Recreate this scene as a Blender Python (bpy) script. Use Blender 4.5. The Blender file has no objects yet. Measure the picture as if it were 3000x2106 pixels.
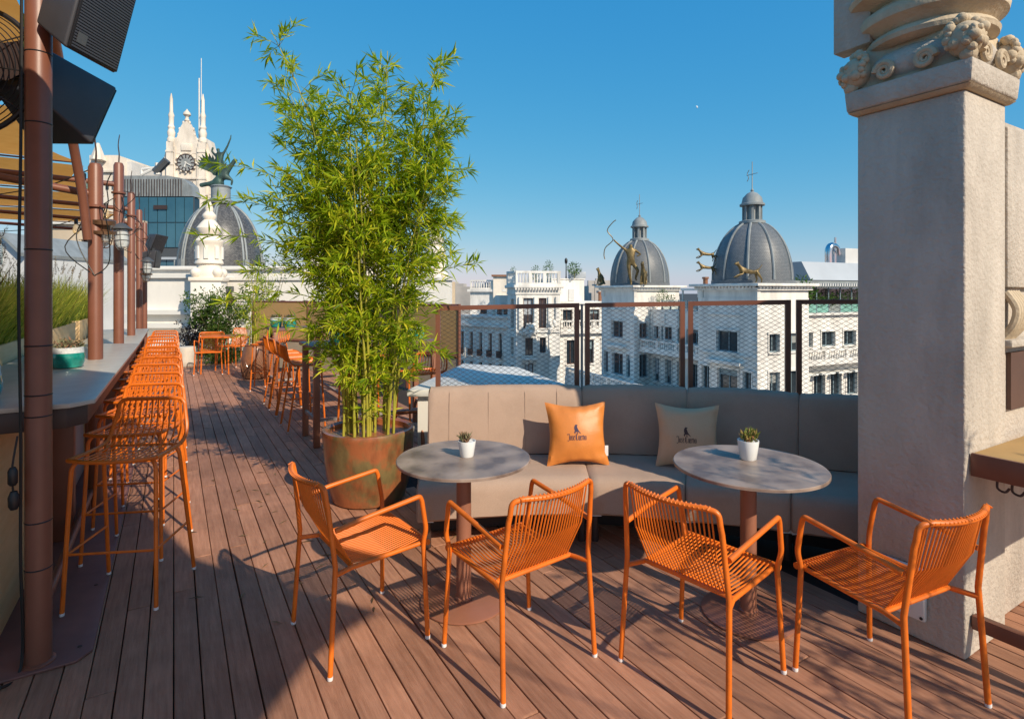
import bpy, bmesh, math, random
from mathutils import Vector, Matrix
R = math.radians
random.seed(7)
sc = bpy.context.scene
col = sc.collection

# ---------------------------------------------------------------- camera, sky, sun, exposure
F, HZ, CAMZ = 1650.0, 855.0, 1.6            # focal length and horizon in pixels of the 3000 px photograph, eye height
cam_d = bpy.data.cameras.new('camera'); cam = bpy.data.objects.new('camera', cam_d); col.objects.link(cam)
cam.location = (0, 0, CAMZ); cam.rotation_euler = (R(90), 0, 0)
cam_d.sensor_width = 36; cam_d.lens = F / 3000 * 36; cam_d.shift_y = -(1053 - HZ) / 3000
cam_d.clip_start = 0.05; cam_d.clip_end = 12000
sc.camera = cam
SUN_TO = Vector((0.672, -0.741, math.tan(R(35)))).normalized()
w = bpy.data.worlds.new('World'); sc.world = w; w.use_nodes = True
wn = w.node_tree.nodes; wl = w.node_tree.links; wn.clear()
sky = wn.new('ShaderNodeTexSky'); sky.sky_type = 'NISHITA'; sky.sun_disc = False
sky.sun_elevation = R(35); sky.sun_rotation = math.atan2(SUN_TO.x, SUN_TO.y)
sky.altitude = 600; sky.air_density = 1.0; sky.dust_density = 0.6; sky.ozone_density = 3.0
hs = wn.new('ShaderNodeHueSaturation'); hs.inputs['Saturation'].default_value = 1.2
bg = wn.new('ShaderNodeBackground'); bg.inputs['Strength'].default_value = 0.11
wo = wn.new('ShaderNodeOutputWorld')
wl.new(sky.outputs[0], hs.inputs['Color'])
spx = wn.new('ShaderNodeSeparateColor'); cmb = wn.new('ShaderNodeCombineColor'); wl.new(hs.outputs[0], spx.inputs[0])
for i_, (ex_, k_) in enumerate(((1.1,.56),(.5,1.62),(.22,3.2))):     # one even tone curve per channel over the whole sky: deep clear blue as in the photograph
    pw_ = wn.new('ShaderNodeMath'); pw_.operation = 'POWER'; pw_.inputs[1].default_value = ex_; ml_ = wn.new('ShaderNodeMath'); ml_.operation = 'MULTIPLY'; ml_.inputs[1].default_value = k_
    wl.new(spx.outputs[i_], pw_.inputs[0]); wl.new(pw_.outputs[0], ml_.inputs[0]); wl.new(ml_.outputs[0], cmb.inputs[i_])
wl.new(cmb.outputs[0], bg.inputs['Color']); wl.new(bg.outputs[0], wo.inputs[0])
sd = bpy.data.lights.new('sun', 'SUN'); sd.energy = 3.6; sd.angle = R(0.6); sd.color = (1.0, 0.87, 0.69)
so = bpy.data.objects.new('sun', sd); col.objects.link(so)
so.rotation_euler = (-SUN_TO).to_track_quat('-Z', 'Y').to_euler(); so.location = (6, -6, 12)
sc.view_settings.view_transform = 'Standard'; sc.view_settings.look = 'None'
sc.view_settings.exposure = 0.48; sc.view_settings.gamma = 1.0; sc.view_settings.use_curve_mapping = False
sc.render.resolution_x = 1024; sc.render.resolution_y = 718

# ---------------------------------------------------------------- helpers
TA = R(31); TS, TC = math.sin(TA), math.cos(TA)
def T(u, v): return (-TS*u + TC*v, TC*u + TS*v)          # terrace frame (u along the boards, v across) -> world
def P(px, py, Y): return Vector(((px-1500)/F*Y, Y, CAMZ - (py-HZ)*Y/F))

class MB:
    def __init__(s): s.v = []; s.f = []
    def add(s, vs, fs):
        o = len(s.v); s.v += [tuple(p) for p in vs]; s.f += [tuple(i+o for i in f) for f in fs]; return s
    def hexa(s, p):
        return s.add(p, [(0,3,2,1),(4,5,6,7),(0,1,5,4),(1,2,6,5),(2,3,7,6),(3,0,4,7)])
    def box(s, x0, x1, y0, y1, z0, z1, M=None):
        p = [Vector(q) for q in ((x0,y0,z0),(x1,y0,z0),(x1,y1,z0),(x0,y1,z0),(x0,y0,z1),(x1,y0,z1),(x1,y1,z1),(x0,y1,z1))]
        if M is not None: p = [M @ q for q in p]
        return s.hexa(p)
    def prism(s, poly, z0, z1, M=None):
        n = len(poly); a = [Vector((x,y,z0)) for x,y in poly]; b = [Vector((x,y,z1)) for x,y in poly]
        p = a + b
        if M is not None: p = [M @ q for q in p]
        return s.add(p, [tuple(range(n-1,-1,-1)), tuple(range(n,2*n))] + [(i,(i+1)%n,n+(i+1)%n,n+i) for i in range(n)])
    def tube(s, pts, r, n=8, closed=False, caps=True):
        pts = [Vector(p) for p in pts]; m = len(pts)
        rr = r if isinstance(r, (list, tuple)) else [r]*m
        def tan(i):
            a = pts[(i-1) % m] if closed or i > 0 else pts[i]
            b = pts[(i+1) % m] if closed or i < m-1 else pts[i]
            t = b - a
            return t.normalized() if t.length > 1e-9 else Vector((0,0,1))
        t = tan(0); up = Vector((0,0,1)) if abs(t.z) < .9 else Vector((1,0,0))
        nx = t.cross(up).normalized(); V = []; o = len(s.v)
        for i in range(m):
            t2 = tan(i); nx = (nx - t2*nx.dot(t2)); nx = nx.normalized() if nx.length > 1e-6 else t2.orthogonal().normalized()
            ny = t2.cross(nx)
            for k in range(n):
                a = 2*math.pi*k/n; V.append(pts[i] + (nx*math.cos(a) + ny*math.sin(a))*rr[i])
        fs = []
        for i in range(m if closed else m-1):
            j = (i+1) % m
            for k in range(n): fs.append((i*n+k, i*n+(k+1)%n, j*n+(k+1)%n, j*n+k))
        if caps and not closed: fs += [tuple(range(n-1,-1,-1)), tuple((m-1)*n+k for k in range(n))]
        return s.add(V, fs)
    def lathe(s, prof, n=24, c=(0,0,0), M=None):
        V = []; m = len(prof)
        for r, z in prof:
            for k in range(n):
                a = 2*math.pi*k/n; q = Vector((c[0]+r*math.cos(a), c[1]+r*math.sin(a), c[2]+z)); V.append(M @ q if M is not None else q)
        fs = [(i*n+k, i*n+(k+1)%n, (i+1)*n+(k+1)%n, (i+1)*n+k) for i in range(m-1) for k in range(n)]
        fs += [tuple(range(n-1,-1,-1)), tuple((m-1)*n+k for k in range(n))]
        return s.add(V, fs)
    def ball(s, c, r, n=12, m=8, sq=(1,1,1), M=None):
        V = []; fs = []
        for i in range(m+1):
            th = math.pi*i/m
            for k in range(n):
                a = 2*math.pi*k/n
                q = Vector((c[0]+r*sq[0]*math.sin(th)*math.cos(a), c[1]+r*sq[1]*math.sin(th)*math.sin(a), c[2]+r*sq[2]*math.cos(th)))
                V.append(M @ q if M is not None else q)
        for i in range(m):
            for k in range(n): fs.append((i*n+k,(i+1)*n+k,(i+1)*n+(k+1)%n,i*n+(k+1)%n))
        return s.add(V, fs)
    def mesh(s, name, m=None, smooth=False, bevel=0, seg=2):
        me = bpy.data.meshes.new(name); me.from_pydata(s.v, [], s.f)
        if bevel or smooth:
            b = bmesh.new(); b.from_mesh(me)
            if smooth: bmesh.ops.remove_doubles(b, verts=b.verts, dist=1e-5)
            bmesh.ops.recalc_face_normals(b, faces=b.faces)
            if bevel:
                ed = [e for e in b.edges if len(e.link_faces) == 2 and e.calc_face_angle(0) > R(35)]
                bmesh.ops.bevel(b, geom=ed, offset=bevel, segments=seg, profile=.5, affect='EDGES', clamp_overlap=True)
            b.to_mesh(me); b.free()
        if smooth or bevel:
            me.polygons.foreach_set('use_smooth', [True]*len(me.polygons)); me.set_sharp_from_angle(angle=R(42))
        if m: me.materials.append(m)
        return me
    def build(s, name, m, parent=None, smooth=False, bevel=0, seg=2, loc=None, rot=None):
        return ob(name, s.mesh(name, m, smooth, bevel, seg), parent, loc, rot)

def ob(name, me, parent=None, loc=None, rot=None):
    o = bpy.data.objects.new(name, me); col.objects.link(o)
    if parent: o.parent = parent
    if loc is not None: o.location = loc
    if rot is not None: o.rotation_euler = rot
    return o
def tag(o, label=None, cat=None, group=None, kind=None):
    if label: o['label'] = label
    if cat: o['category'] = cat
    if group: o['group'] = group
    if kind: o['kind'] = kind
    return o
def thing(name, label, cat, loc=(0,0,0), rz=0, group=None):
    o = bpy.data.objects.new(name, None); col.objects.link(o); o.location = loc; o.rotation_euler = (0,0,rz)
    o.empty_display_size = .1
    return tag(o, label, cat, group)
def copy_tree(o, parent=None):
    c = o.copy(); col.objects.link(c); c.parent = parent
    for ch in [x for x in KIDS.get(o.name, [])]: copy_tree(ch, c)
    return c
KIDS = {}
def index_kids(root):
    for o in bpy.data.objects:
        if o.parent: KIDS.setdefault(o.parent.name, [])
    def rec(p):
        KIDS[p.name] = [o for o in bpy.data.objects if o.parent == p]
        for k in KIDS[p.name]: rec(k)
    rec(root)
def dup(root, loc, rz, label=None, group=None):
    c = copy_tree(root); c.location = loc; c.rotation_euler = (0,0,rz)
    return tag(c, label, None, group)
def smoothpath(pts, n=6):
    pts = [Vector(p) for p in pts]; out = []
    for i in range(len(pts)-1):
        p0 = pts[max(i-1,0)]; p1 = pts[i]; p2 = pts[i+1]; p3 = pts[min(i+2,len(pts)-1)]
        for k in range(n):
            t = k/n; out.append(.5*((2*p1)+(p2-p0)*t+(2*p0-5*p1+4*p2-p3)*t*t+(3*p1-p0-3*p2+p3)*t**3))
    return out + [pts[-1]]
def fillet(pts, rad, n=5):
    pts = [Vector(p) for p in pts]; out = [pts[0]]
    for i in range(1, len(pts)-1):
        a, b, c = pts[i-1], pts[i], pts[i+1]; d1 = (a-b); d2 = (c-b)
        r = min(rad, d1.length*.45, d2.length*.45); s = b+d1.normalized()*r; e = b+d2.normalized()*r
        for k in range(n+1):
            t = k/n; out.append(s*(1-t)**2 + b*2*t*(1-t) + e*t*t)
    return out + [pts[-1]]

# ---------------------------------------------------------------- materials
MAT = {}
def nodes(m): return m.node_tree.nodes, m.node_tree.links
def mat(name, c, rough=.6, metal=0, var=.12, vs=6, bump=0, bs=60, spec=.5, c2=None, rnd=0, coat=0, stretch=(1,1,1), rot=0, detail=4, trans=0, tcol=None, dirt=0, dscale=(1,1,1), ramp=(.3,.7)):
    """Principled material whose colour wanders between c and c2 with noise; optional fine bump, per-object shift and translucency."""
    m = bpy.data.materials.new(name); m.use_nodes = True; n, l = nodes(m); b = n['Principled BSDF']; out = n['Material Output']
    b.inputs['Roughness'].default_value = rough; b.inputs['Metallic'].default_value = metal; b.inputs['Specular IOR Level'].default_value = spec
    if coat: b.inputs['Coat Weight'].default_value = coat; b.inputs['Coat Roughness'].default_value = .12
    g = n.new('ShaderNodeNewGeometry'); mp = n.new('ShaderNodeMapping'); mp.vector_type = 'TEXTURE'; mp.inputs['Scale'].default_value = tuple(1/q for q in stretch); mp.inputs['Rotation'].default_value = (0,0,rot)
    l.new(g.outputs['Position'], mp.inputs['Vector']); vec = mp.outputs[0]
    if rnd:
        oi = n.new('ShaderNodeObjectInfo'); ad = n.new('ShaderNodeVectorMath'); ad.operation = 'ADD'
        mu = n.new('ShaderNodeMath'); mu.operation = 'MULTIPLY'; mu.inputs[1].default_value = 37.0
        l.new(oi.outputs['Random'], mu.inputs[0]); l.new(vec, ad.inputs[0]); l.new(mu.outputs[0], ad.inputs[1]); vec = ad.outputs[0]
    nz = n.new('ShaderNodeTexNoise'); nz.inputs['Scale'].default_value = vs; nz.inputs['Detail'].default_value = detail; nz.inputs['Roughness'].default_value = .6
    l.new(vec, nz.inputs['Vector'])
    if c2 is None: c2 = tuple(min(1, x*(1+var)) for x in c); c1 = tuple(x*(1-var) for x in c)
    else: c1 = c
    cr = n.new('ShaderNodeValToRGB'); cr.color_ramp.elements[0].position = ramp[0]; cr.color_ramp.elements[1].position = ramp[1]
    cr.color_ramp.elements[0].color = (*c1,1); cr.color_ramp.elements[1].color = (*c2,1)
    l.new(nz.outputs['Fac'], cr.inputs[0]); colo = cr.outputs[0]
    if rnd:
        hv = n.new('ShaderNodeHueSaturation'); mr = n.new('ShaderNodeMapRange'); mr.inputs['To Min'].default_value = 1-rnd; mr.inputs['To Max'].default_value = 1+rnd
        l.new(oi.outputs['Random'], mr.inputs['Value']); l.new(mr.outputs[0], hv.inputs['Value']); l.new(colo, hv.inputs['Color']); colo = hv.outputs[0]
    if dirt:
        dm = n.new('ShaderNodeMapping'); dm.inputs['Scale'].default_value = dscale; l.new(g.outputs['Position'], dm.inputs['Vector'])
        dn = n.new('ShaderNodeTexNoise'); dn.inputs['Scale'].default_value = 1.0; dn.inputs['Detail'].default_value = 7; dn.inputs['Roughness'].default_value = .65; l.new(dm.outputs[0], dn.inputs['Vector'])
        dr = n.new('ShaderNodeMapRange'); dr.inputs['From Min'].default_value = .42; dr.inputs['From Max'].default_value = .68; dr.inputs['To Min'].default_value = 1.0; dr.inputs['To Max'].default_value = 1-dirt; l.new(dn.outputs['Fac'], dr.inputs['Value'])
        hd = n.new('ShaderNodeHueSaturation'); l.new(dr.outputs[0], hd.inputs['Value']); l.new(colo, hd.inputs['Color']); colo = hd.outputs[0]
        rr_ = n.new('ShaderNodeMapRange'); rr_.inputs['To Min'].default_value = max(.05,rough-.08); rr_.inputs['To Max'].default_value = min(1,rough+.22); l.new(dn.outputs['Fac'], rr_.inputs['Value']); l.new(rr_.outputs[0], b.inputs['Roughness'])
    l.new(colo, b.inputs['Base Color'])
    if bump:
        n2 = n.new('ShaderNodeTexNoise'); n2.inputs['Scale'].default_value = bs; n2.inputs['Detail'].default_value = 5
        l.new(vec, n2.inputs['Vector']); bp = n.new('ShaderNodeBump'); bp.inputs['Strength'].default_value = bump; bp.inputs['Distance'].default_value = .01
        l.new(n2.outputs['Fac'], bp.inputs['Height']); l.new(bp.outputs[0], b.inputs['Normal'])
    if trans:
        tr = n.new('ShaderNodeBsdfTranslucent'); mx = n.new('ShaderNodeMixShader'); mx.inputs[0].default_value = trans
        if tcol: tr.inputs['Color'].default_value = (*tcol,1)
        else: l.new(colo, tr.inputs['Color'])
        l.new(b.outputs[0], mx.inputs[1]); l.new(tr.outputs[0], mx.inputs[2]); l.new(mx.outputs[0], out.inputs['Surface'])
    MAT[name] = m; return m

def leafmat(name, ca, cb, cc, trans=.4):
    m = bpy.data.materials.new(name); m.use_nodes = True; n, l = nodes(m); b = n['Principled BSDF']; out = n['Material Output']
    b.inputs['Roughness'].default_value = .55; b.inputs['Specular IOR Level'].default_value = .3
    at = n.new('ShaderNodeAttribute'); at.attribute_name = 'rnd'
    cr = n.new('ShaderNodeValToRGB'); e = cr.color_ramp.elements; e[0].color = (*ca,1); e[1].color = (*cc,1); x = e.new(.55); x.color = (*cb,1)
    l.new(at.outputs['Fac'], cr.inputs[0]); l.new(cr.outputs[0], b.inputs['Base Color'])
    tr = n.new('ShaderNodeBsdfTranslucent'); l.new(cr.outputs[0], tr.inputs['Color']); mx = n.new('ShaderNodeMixShader'); mx.inputs[0].default_value = trans
    l.new(b.outputs[0], mx.inputs[1]); l.new(tr.outputs[0], mx.inputs[2]); l.new(mx.outputs[0], out.inputs['Surface'])
    MAT[name] = m; return m

def glassmat(name, c=(1,1,1), rough=.02, w=.9):
    m = bpy.data.materials.new(name); m.use_nodes = True; n, l = nodes(m); b = n['Principled BSDF']; out = n['Material Output']
    b.inputs['Base Color'].default_value = (*c,1); b.inputs['Roughness'].default_value = rough; b.inputs['Specular IOR Level'].default_value = .8
    tp = n.new('ShaderNodeBsdfTransparent'); tp.inputs['Color'].default_value = (*c,1); mx = n.new('ShaderNodeMixShader'); mx.inputs[0].default_value = w
    l.new(b.outputs[0], mx.inputs[1]); l.new(tp.outputs[0], mx.inputs[2]); l.new(mx.outputs[0], out.inputs['Surface'])
    MAT[name] = m; return m

def slatemat(name, c, c2, sx, sz, rough=.45, bump=.6):
    """Scale tiles laid round a dome: brick pattern on (angle, height)."""
    m = bpy.data.materials.new(name); m.use_nodes = True; n, l = nodes(m); b = n['Principled BSDF']; b.inputs['Roughness'].default_value = rough
    tc = n.new('ShaderNodeTexCoord'); sp = n.new('ShaderNodeSeparateXYZ'); l.new(tc.outputs['Object'], sp.inputs[0])
    at = n.new('ShaderNodeMath'); at.operation = 'ARCTAN2'; l.new(sp.outputs['Y'], at.inputs[0]); l.new(sp.outputs['X'], at.inputs[1])
    m1 = n.new('ShaderNodeMath'); m1.operation = 'MULTIPLY'; m1.inputs[1].default_value = sx; l.new(at.outputs[0], m1.inputs[0])
    m2 = n.new('ShaderNodeMath'); m2.operation = 'MULTIPLY'; m2.inputs[1].default_value = sz; l.new(sp.outputs['Z'], m2.inputs[0])
    cb = n.new('ShaderNodeCombineXYZ'); l.new(m1.outputs[0], cb.inputs['X']); l.new(m2.outputs[0], cb.inputs['Y'])
    br = n.new('ShaderNodeTexBrick'); br.inputs['Scale'].default_value = 1; br.inputs['Mortar Size'].default_value = .05; br.inputs['Brick Width'].default_value = 1; br.inputs['Row Height'].default_value = .6
    br.inputs['Color1'].default_value = (*c,1); br.inputs['Color2'].default_value = (*c2,1); br.inputs['Mortar'].default_value = (*[x*.45 for x in c],1)
    l.new(cb.outputs[0], br.inputs['Vector']); l.new(br.outputs['Color'], b.inputs['Base Color'])
    bp = n.new('ShaderNodeBump'); bp.inputs['Strength'].default_value = bump; bp.inputs['Distance'].default_value = .05; bp.invert = True
    l.new(br.outputs['Fac'], bp.inputs['Height']); l.new(bp.outputs[0], b.inputs['Normal'])
    MAT[name] = m; return m

mat('deck', (.33,.15,.085), .58, c2=(.49,.245,.15), vs=7, stretch=(9,.7,9), rot=TA, bump=.25, bs=45, rnd=.17, detail=6, dirt=.30, dscale=(1.6,1.6,1.6))
mat('deck_under', (.03,.022,.02), .9)
mat('brown_steel', (.20,.075,.045), .42, var=.1, vs=5, bump=.03, bs=200)
mat('brown_plate', (.19,.085,.07), .5, var=.2, vs=3)
mat('dark_steel', (.05,.03,.026), .5)
mat('black', (.012,.012,.014), .45)
mat('speaker_black', (.05,.052,.062), .45, bump=.1, bs=400)
mat('orange', (.76,.168,.012), .36, var=.07, vs=8, dirt=.25, dscale=(9,9,9), bump=.02, bs=300)
mat('orange_cord', (.76,.172,.010), .5, var=.08, vs=60)
mat('white_cap', (.75,.75,.75), .5)
mat('fabric', (.41,.285,.215), .9, c2=(.48,.35,.265), vs=260, bump=.35, bs=420, spec=.2, dirt=.10, dscale=(4,4,4))
mat('fabric_beige', (.64,.41,.245), .9, c2=(.72,.48,.30), vs=260, bump=.35, bs=420, spec=.2)
mat('leather', (.62,.21,.04), .42, var=.08, vs=14, bump=.15, bs=150)
mat('print', (.035,.02,.06), .6)
mat('print_brown', (.06,.025,.022), .6)
mat('table_top', (.15,.105,.085), .3, c2=(.44,.335,.27), vs=7, detail=10, ramp=(.38,.64), dirt=.25, dscale=(14,14,14))
mat('table_edge', (.06,.05,.045), .5)
mat('table_steel', (.30,.125,.075), .38, var=.08)
mat('counter', (.40,.375,.33), .34, c2=(.47,.445,.39), vs=8, bump=.03, bs=120)
mat('tan_panel', (.54,.35,.16), .6, c2=(.62,.43,.22), vs=3, stretch=(1,1,8))
mat('grey_panel', (.33,.28,.25), .6)
mat('tan_screen', (.50,.31,.12), .7, var=.06)
mat('tan_shadow', (.42,.34,.24), .7, var=.06)  # screen tan with shade put into the colour, for the lower panels
mat('canvas', (.62,.28,.06), .85, c2=(.68,.33,.08), vs=8, trans=.55, bump=.2, bs=30)
mat('stucco', (.51,.445,.375), .9, c2=(.60,.53,.45), vs=3.2, bump=.9, bs=48, spec=.2, dirt=.22, dscale=(5,5,1.3))
mat('stone_carved', (.46,.365,.25), .9, c2=(.60,.49,.35), vs=7, bump=.5, bs=50, spec=.2)
mat('white_paint', (.72,.70,.65), .8, var=.05, vs=1.5, bump=.1, bs=20)
mat('white_wall', (.82,.78,.71), .85, var=.04, vs=.8, dirt=.16, dscale=(.8,.8,.3))
mat('white_stone', (.84,.80,.74), .85, var=.05, vs=.5, bump=.2, bs=4, dirt=.30, dscale=(.9,.9,.22))
mat('white_stone_grey', (.58,.58,.57), .85, var=.09, vs=.5, bump=.2, bs=4)
mat('cream_stone', (.76,.67,.56), .85, c2=(.86,.78,.67), vs=.25, bump=.3, bs=1.5, dirt=.3, dscale=(.5,.5,.12))
mat('beige_wall', (.55,.45,.33), .85, var=.1, vs=.3)
mat('zinc', (.26,.285,.29), .5, var=.15, vs=1.2, dirt=.3, dscale=(.9,.9,.4))
slatemat('slate', (.14,.155,.17), (.19,.20,.21), 17, 5.5)
slatemat('slate_old', (.07,.07,.072), (.16,.155,.15), 20, 5, .35)
mat('bronze', (.09,.065,.03), .45, .5, c2=(.24,.17,.07), vs=2.5, bump=.4, bs=6)
mat('verdigris', (.03,.045,.042), .55, .3, c2=(.07,.14,.115), vs=1.2, bump=.5, bs=5)
mat('pane', (.02,.028,.035), .08, var=.3, vs=.4, spec=1)
mat('pane_curtain', (.30,.31,.30), .25, var=.25, vs=.5)
mat('pane_blue', (.02,.075,.115), .06, c2=(.05,.14,.19), vs=.12, spec=1)
mat('teal_glass', (.20,.42,.36), .15, var=.2, vs=.6)
mat('shutter_wood', (.10,.05,.035), .6)
mat('frame_blue', (.20,.27,.30), .5)
mat('terracotta', (.36,.14,.065), .5, c2=(.22,.10,.05), vs=6, coat=.3, dirt=.3, dscale=(6,6,3))
mat('pot_glaze', (.36,.115,.042), .3, c2=(.21,.15,.06), vs=4.5, bump=.12, bs=40, coat=.5, detail=10, ramp=(.46,.58), dirt=.5, dscale=(9,9,4))
mat('teal', (.004,.16,.13), .15, c2=(.02,.34,.27), vs=16, coat=.6)
mat('pot_white', (.78,.79,.78), .35, var=.03)
mat('rim_white', (.60,.62,.62), .6, var=.15, vs=60, bump=.4, bs=150)
mat('soil', (.055,.036,.022), .95, bump=.6, bs=60)
mat('culm', (.30,.30,.035), .42, c2=(.42,.36,.05), vs=5)
mat('twig', (.14,.13,.04), .7)
mat('copper', (.36,.15,.08), .35, .4)
mat('lamp_brass', (.16,.085,.045), .45, .5)
mat('lamp_grey', (.07,.075,.08), .5)
mat('pebble_white', (.66,.64,.6), .8)
mat('asphalt', (.05,.05,.052), .9)
mat('city', (.34,.32,.30), .9, c2=(.55,.50,.45), vs=.05)
mat('ottoman', (.58,.52,.44), .85, bump=.2, bs=200)
mat('moon', (.45,.55,.62), .95, c2=(.6,.68,.74), vs=.2)
mat('chrome', (.6,.62,.65), .18, 1)
mat('roof_metal', (.42,.45,.48), .4, var=.06, vs=.4)
mat('awning', (.75,.74,.70), .8)
mat('cable', (.012,.012,.012), .5)
glassmat('bulb_glass', (.95,.85,.65), .05, .7)
glassmat('jar_glass', (.80,.84,.84), .1, .45)
glassmat('screen_glass', (.85,.9,.88), .03, .8)
leafmat('bamboo_leaf', (.14,.26,.012), (.42,.55,.018), (.80,.74,.05), .5)
leafmat('shrub_leaf', (.03,.07,.012), (.08,.15,.02), (.16,.24,.04), .3)
leafmat('plum_leaf', (.03,.025,.035), (.05,.045,.055), (.08,.08,.08), .2)
leafmat('grass_leaf', (.12,.22,.03), (.36,.44,.05), (.68,.62,.12), .5)
leafmat('plume', (.10,.07,.035), (.20,.14,.07), (.32,.25,.14), .3)
leafmat('succulent', (.10,.12,.06), (.26,.24,.13), (.34,.16,.10), .15)
leafmat('succulent_lime', (.12,.18,.03), (.33,.33,.08), (.45,.20,.10), .2)
leafmat('far_leaf', (.03,.08,.015), (.07,.16,.025), (.15,.26,.04), .25)
M_ = MAT

# leaf cloud: list of (pos, dir, normal-ish, length, width, rnd) -> folded blades in one mesh
def blades(name, L, m, parent, kind='stuff', fold=.25):
    vs, fs, rn = [], [], []
    for p, d, nrm, ln, wd, r in L:
        d = d.normalized(); s = d.cross(nrm)
        s = s.normalized() if s.length > 1e-5 else d.orthogonal().normalized()
        up = s.cross(d); o = len(vs); mid = p + d*ln*.42
        vs += [tuple(p), tuple(mid + s*wd*.5 + up*wd*fold), tuple(p + d*ln - up*ln*.06), tuple(mid - s*wd*.5 + up*wd*fold)]
        fs += [(o, o+1, o+2), (o, o+2, o+3)]; rn += [r, r]
    me = bpy.data.meshes.new(name); me.from_pydata(vs, [], fs); me.materials.append(m)
    a = me.attributes.new('rnd', 'FLOAT', 'FACE'); a.data.foreach_set('value', rn)
    o = ob(name, me, parent)
    if kind: o['kind'] = kind
    return o
def rv(rng, z=0):
    a = rng.uniform(0, 2*math.pi); return Vector((math.cos(a), math.sin(a), z))
def rsph(rng):
    z = rng.uniform(-1,1); a = rng.uniform(0,2*math.pi); q = math.sqrt(1-z*z); return Vector((q*math.cos(a), q*math.sin(a), z))

# ================================================================ SETTING: street, roof slab, deck
tag(MB().box(-4000,4000,-400,9000,-31,-30).build('street_ground', M_['asphalt']), kind='structure')
slab_poly = [T(-4,-7), T(-4,9), (8.2,7.2), (3.6,4.75), (.35,4.85), (-.1,6.4), (-1.35,9.8), T(17.5,2.8), T(17.5,-7)]
sl = MB().prism(slab_poly, -.5, -.045).build('terrace_slab', M_['deck_under']); tag(sl, kind='structure')
bl = MB().prism([(x*.985, y*.985) for x, y in slab_poly], -29.9, -.52).build('own_building_walls', M_['white_stone'])
tag(bl, kind='structure'); bl.name = 'rooftop_walls'
deck = bpy.data.objects.new('deck', None); col.objects.link(deck); deck.rotation_euler = (0,0,TA); tag(deck, kind='structure')
bm_ = MB().box(-.0475,.0475,0,1,-.03,0).mesh('board', M_['deck'], bevel=.0025, seg=1)
rng = random.Random(3)
nb = 0
def lay(v, u0, u1):
    u = u0 - rng.uniform(0, 2.0)
    while u < u1:
        ln = rng.choice([1.9, 2.5, 3.1, 3.6]); a = max(u, u0); b = min(u+ln, u1)
        if b - a > .25:
            o = ob('board', bm_, deck, (v, a+.0015, rng.uniform(-.0012,.0008)), (rng.uniform(-.0004,.0004),0,rng.uniform(-.0006,.0006))); o.scale = (1, b-a-.003, 1)
        u += ln
v = -.85
while v < 4.7:
    if v <= 1.62: lay(v, -1.6, 16.2)
    else:
        ue = (4.62 - TS*v)/TC
        lay(v, -1.6, ue if v <= 2.97 else 1.145)
        if v < 2.85: lay(v, (.857*v+.95)/.515, 12.0)
    v += .1

# sun sail over the terrace behind the camera: throws the big soft-edged shadow at the lower left
sail = thing('shade_sail', 'tan canvas shade sail stretched above the seating behind the viewer', 'shade sail', (0,0,0))
sp_ = [(2.22,-.36),(1.62,-.10),(.98,.20),(.45,.72),(-.02,1.10),(-.54,1.42),(-1.45,1.85),(-2.6,2.1),(-3.6,1.2),(-3.2,-1.5),(1.2,-1.9),(1.95,-1.1),(2.0,-.74),(2.1,-.52)]
MB().prism(sp_, 3.0, 3.004).build('canvas', M_['canvas'], sail)
MB().tube([(-3.2,-1.5,0),(-3.2,-1.5,3.05)], .04, 10).build('mast', M_['brown_steel'], sail)
MB().tube([(2.22,-.36,3.0),(3.8,-1.4,3.1),(3.8,-1.4,0)], .008, 6).build('guy_wire', M_['cable'], sail)

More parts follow.
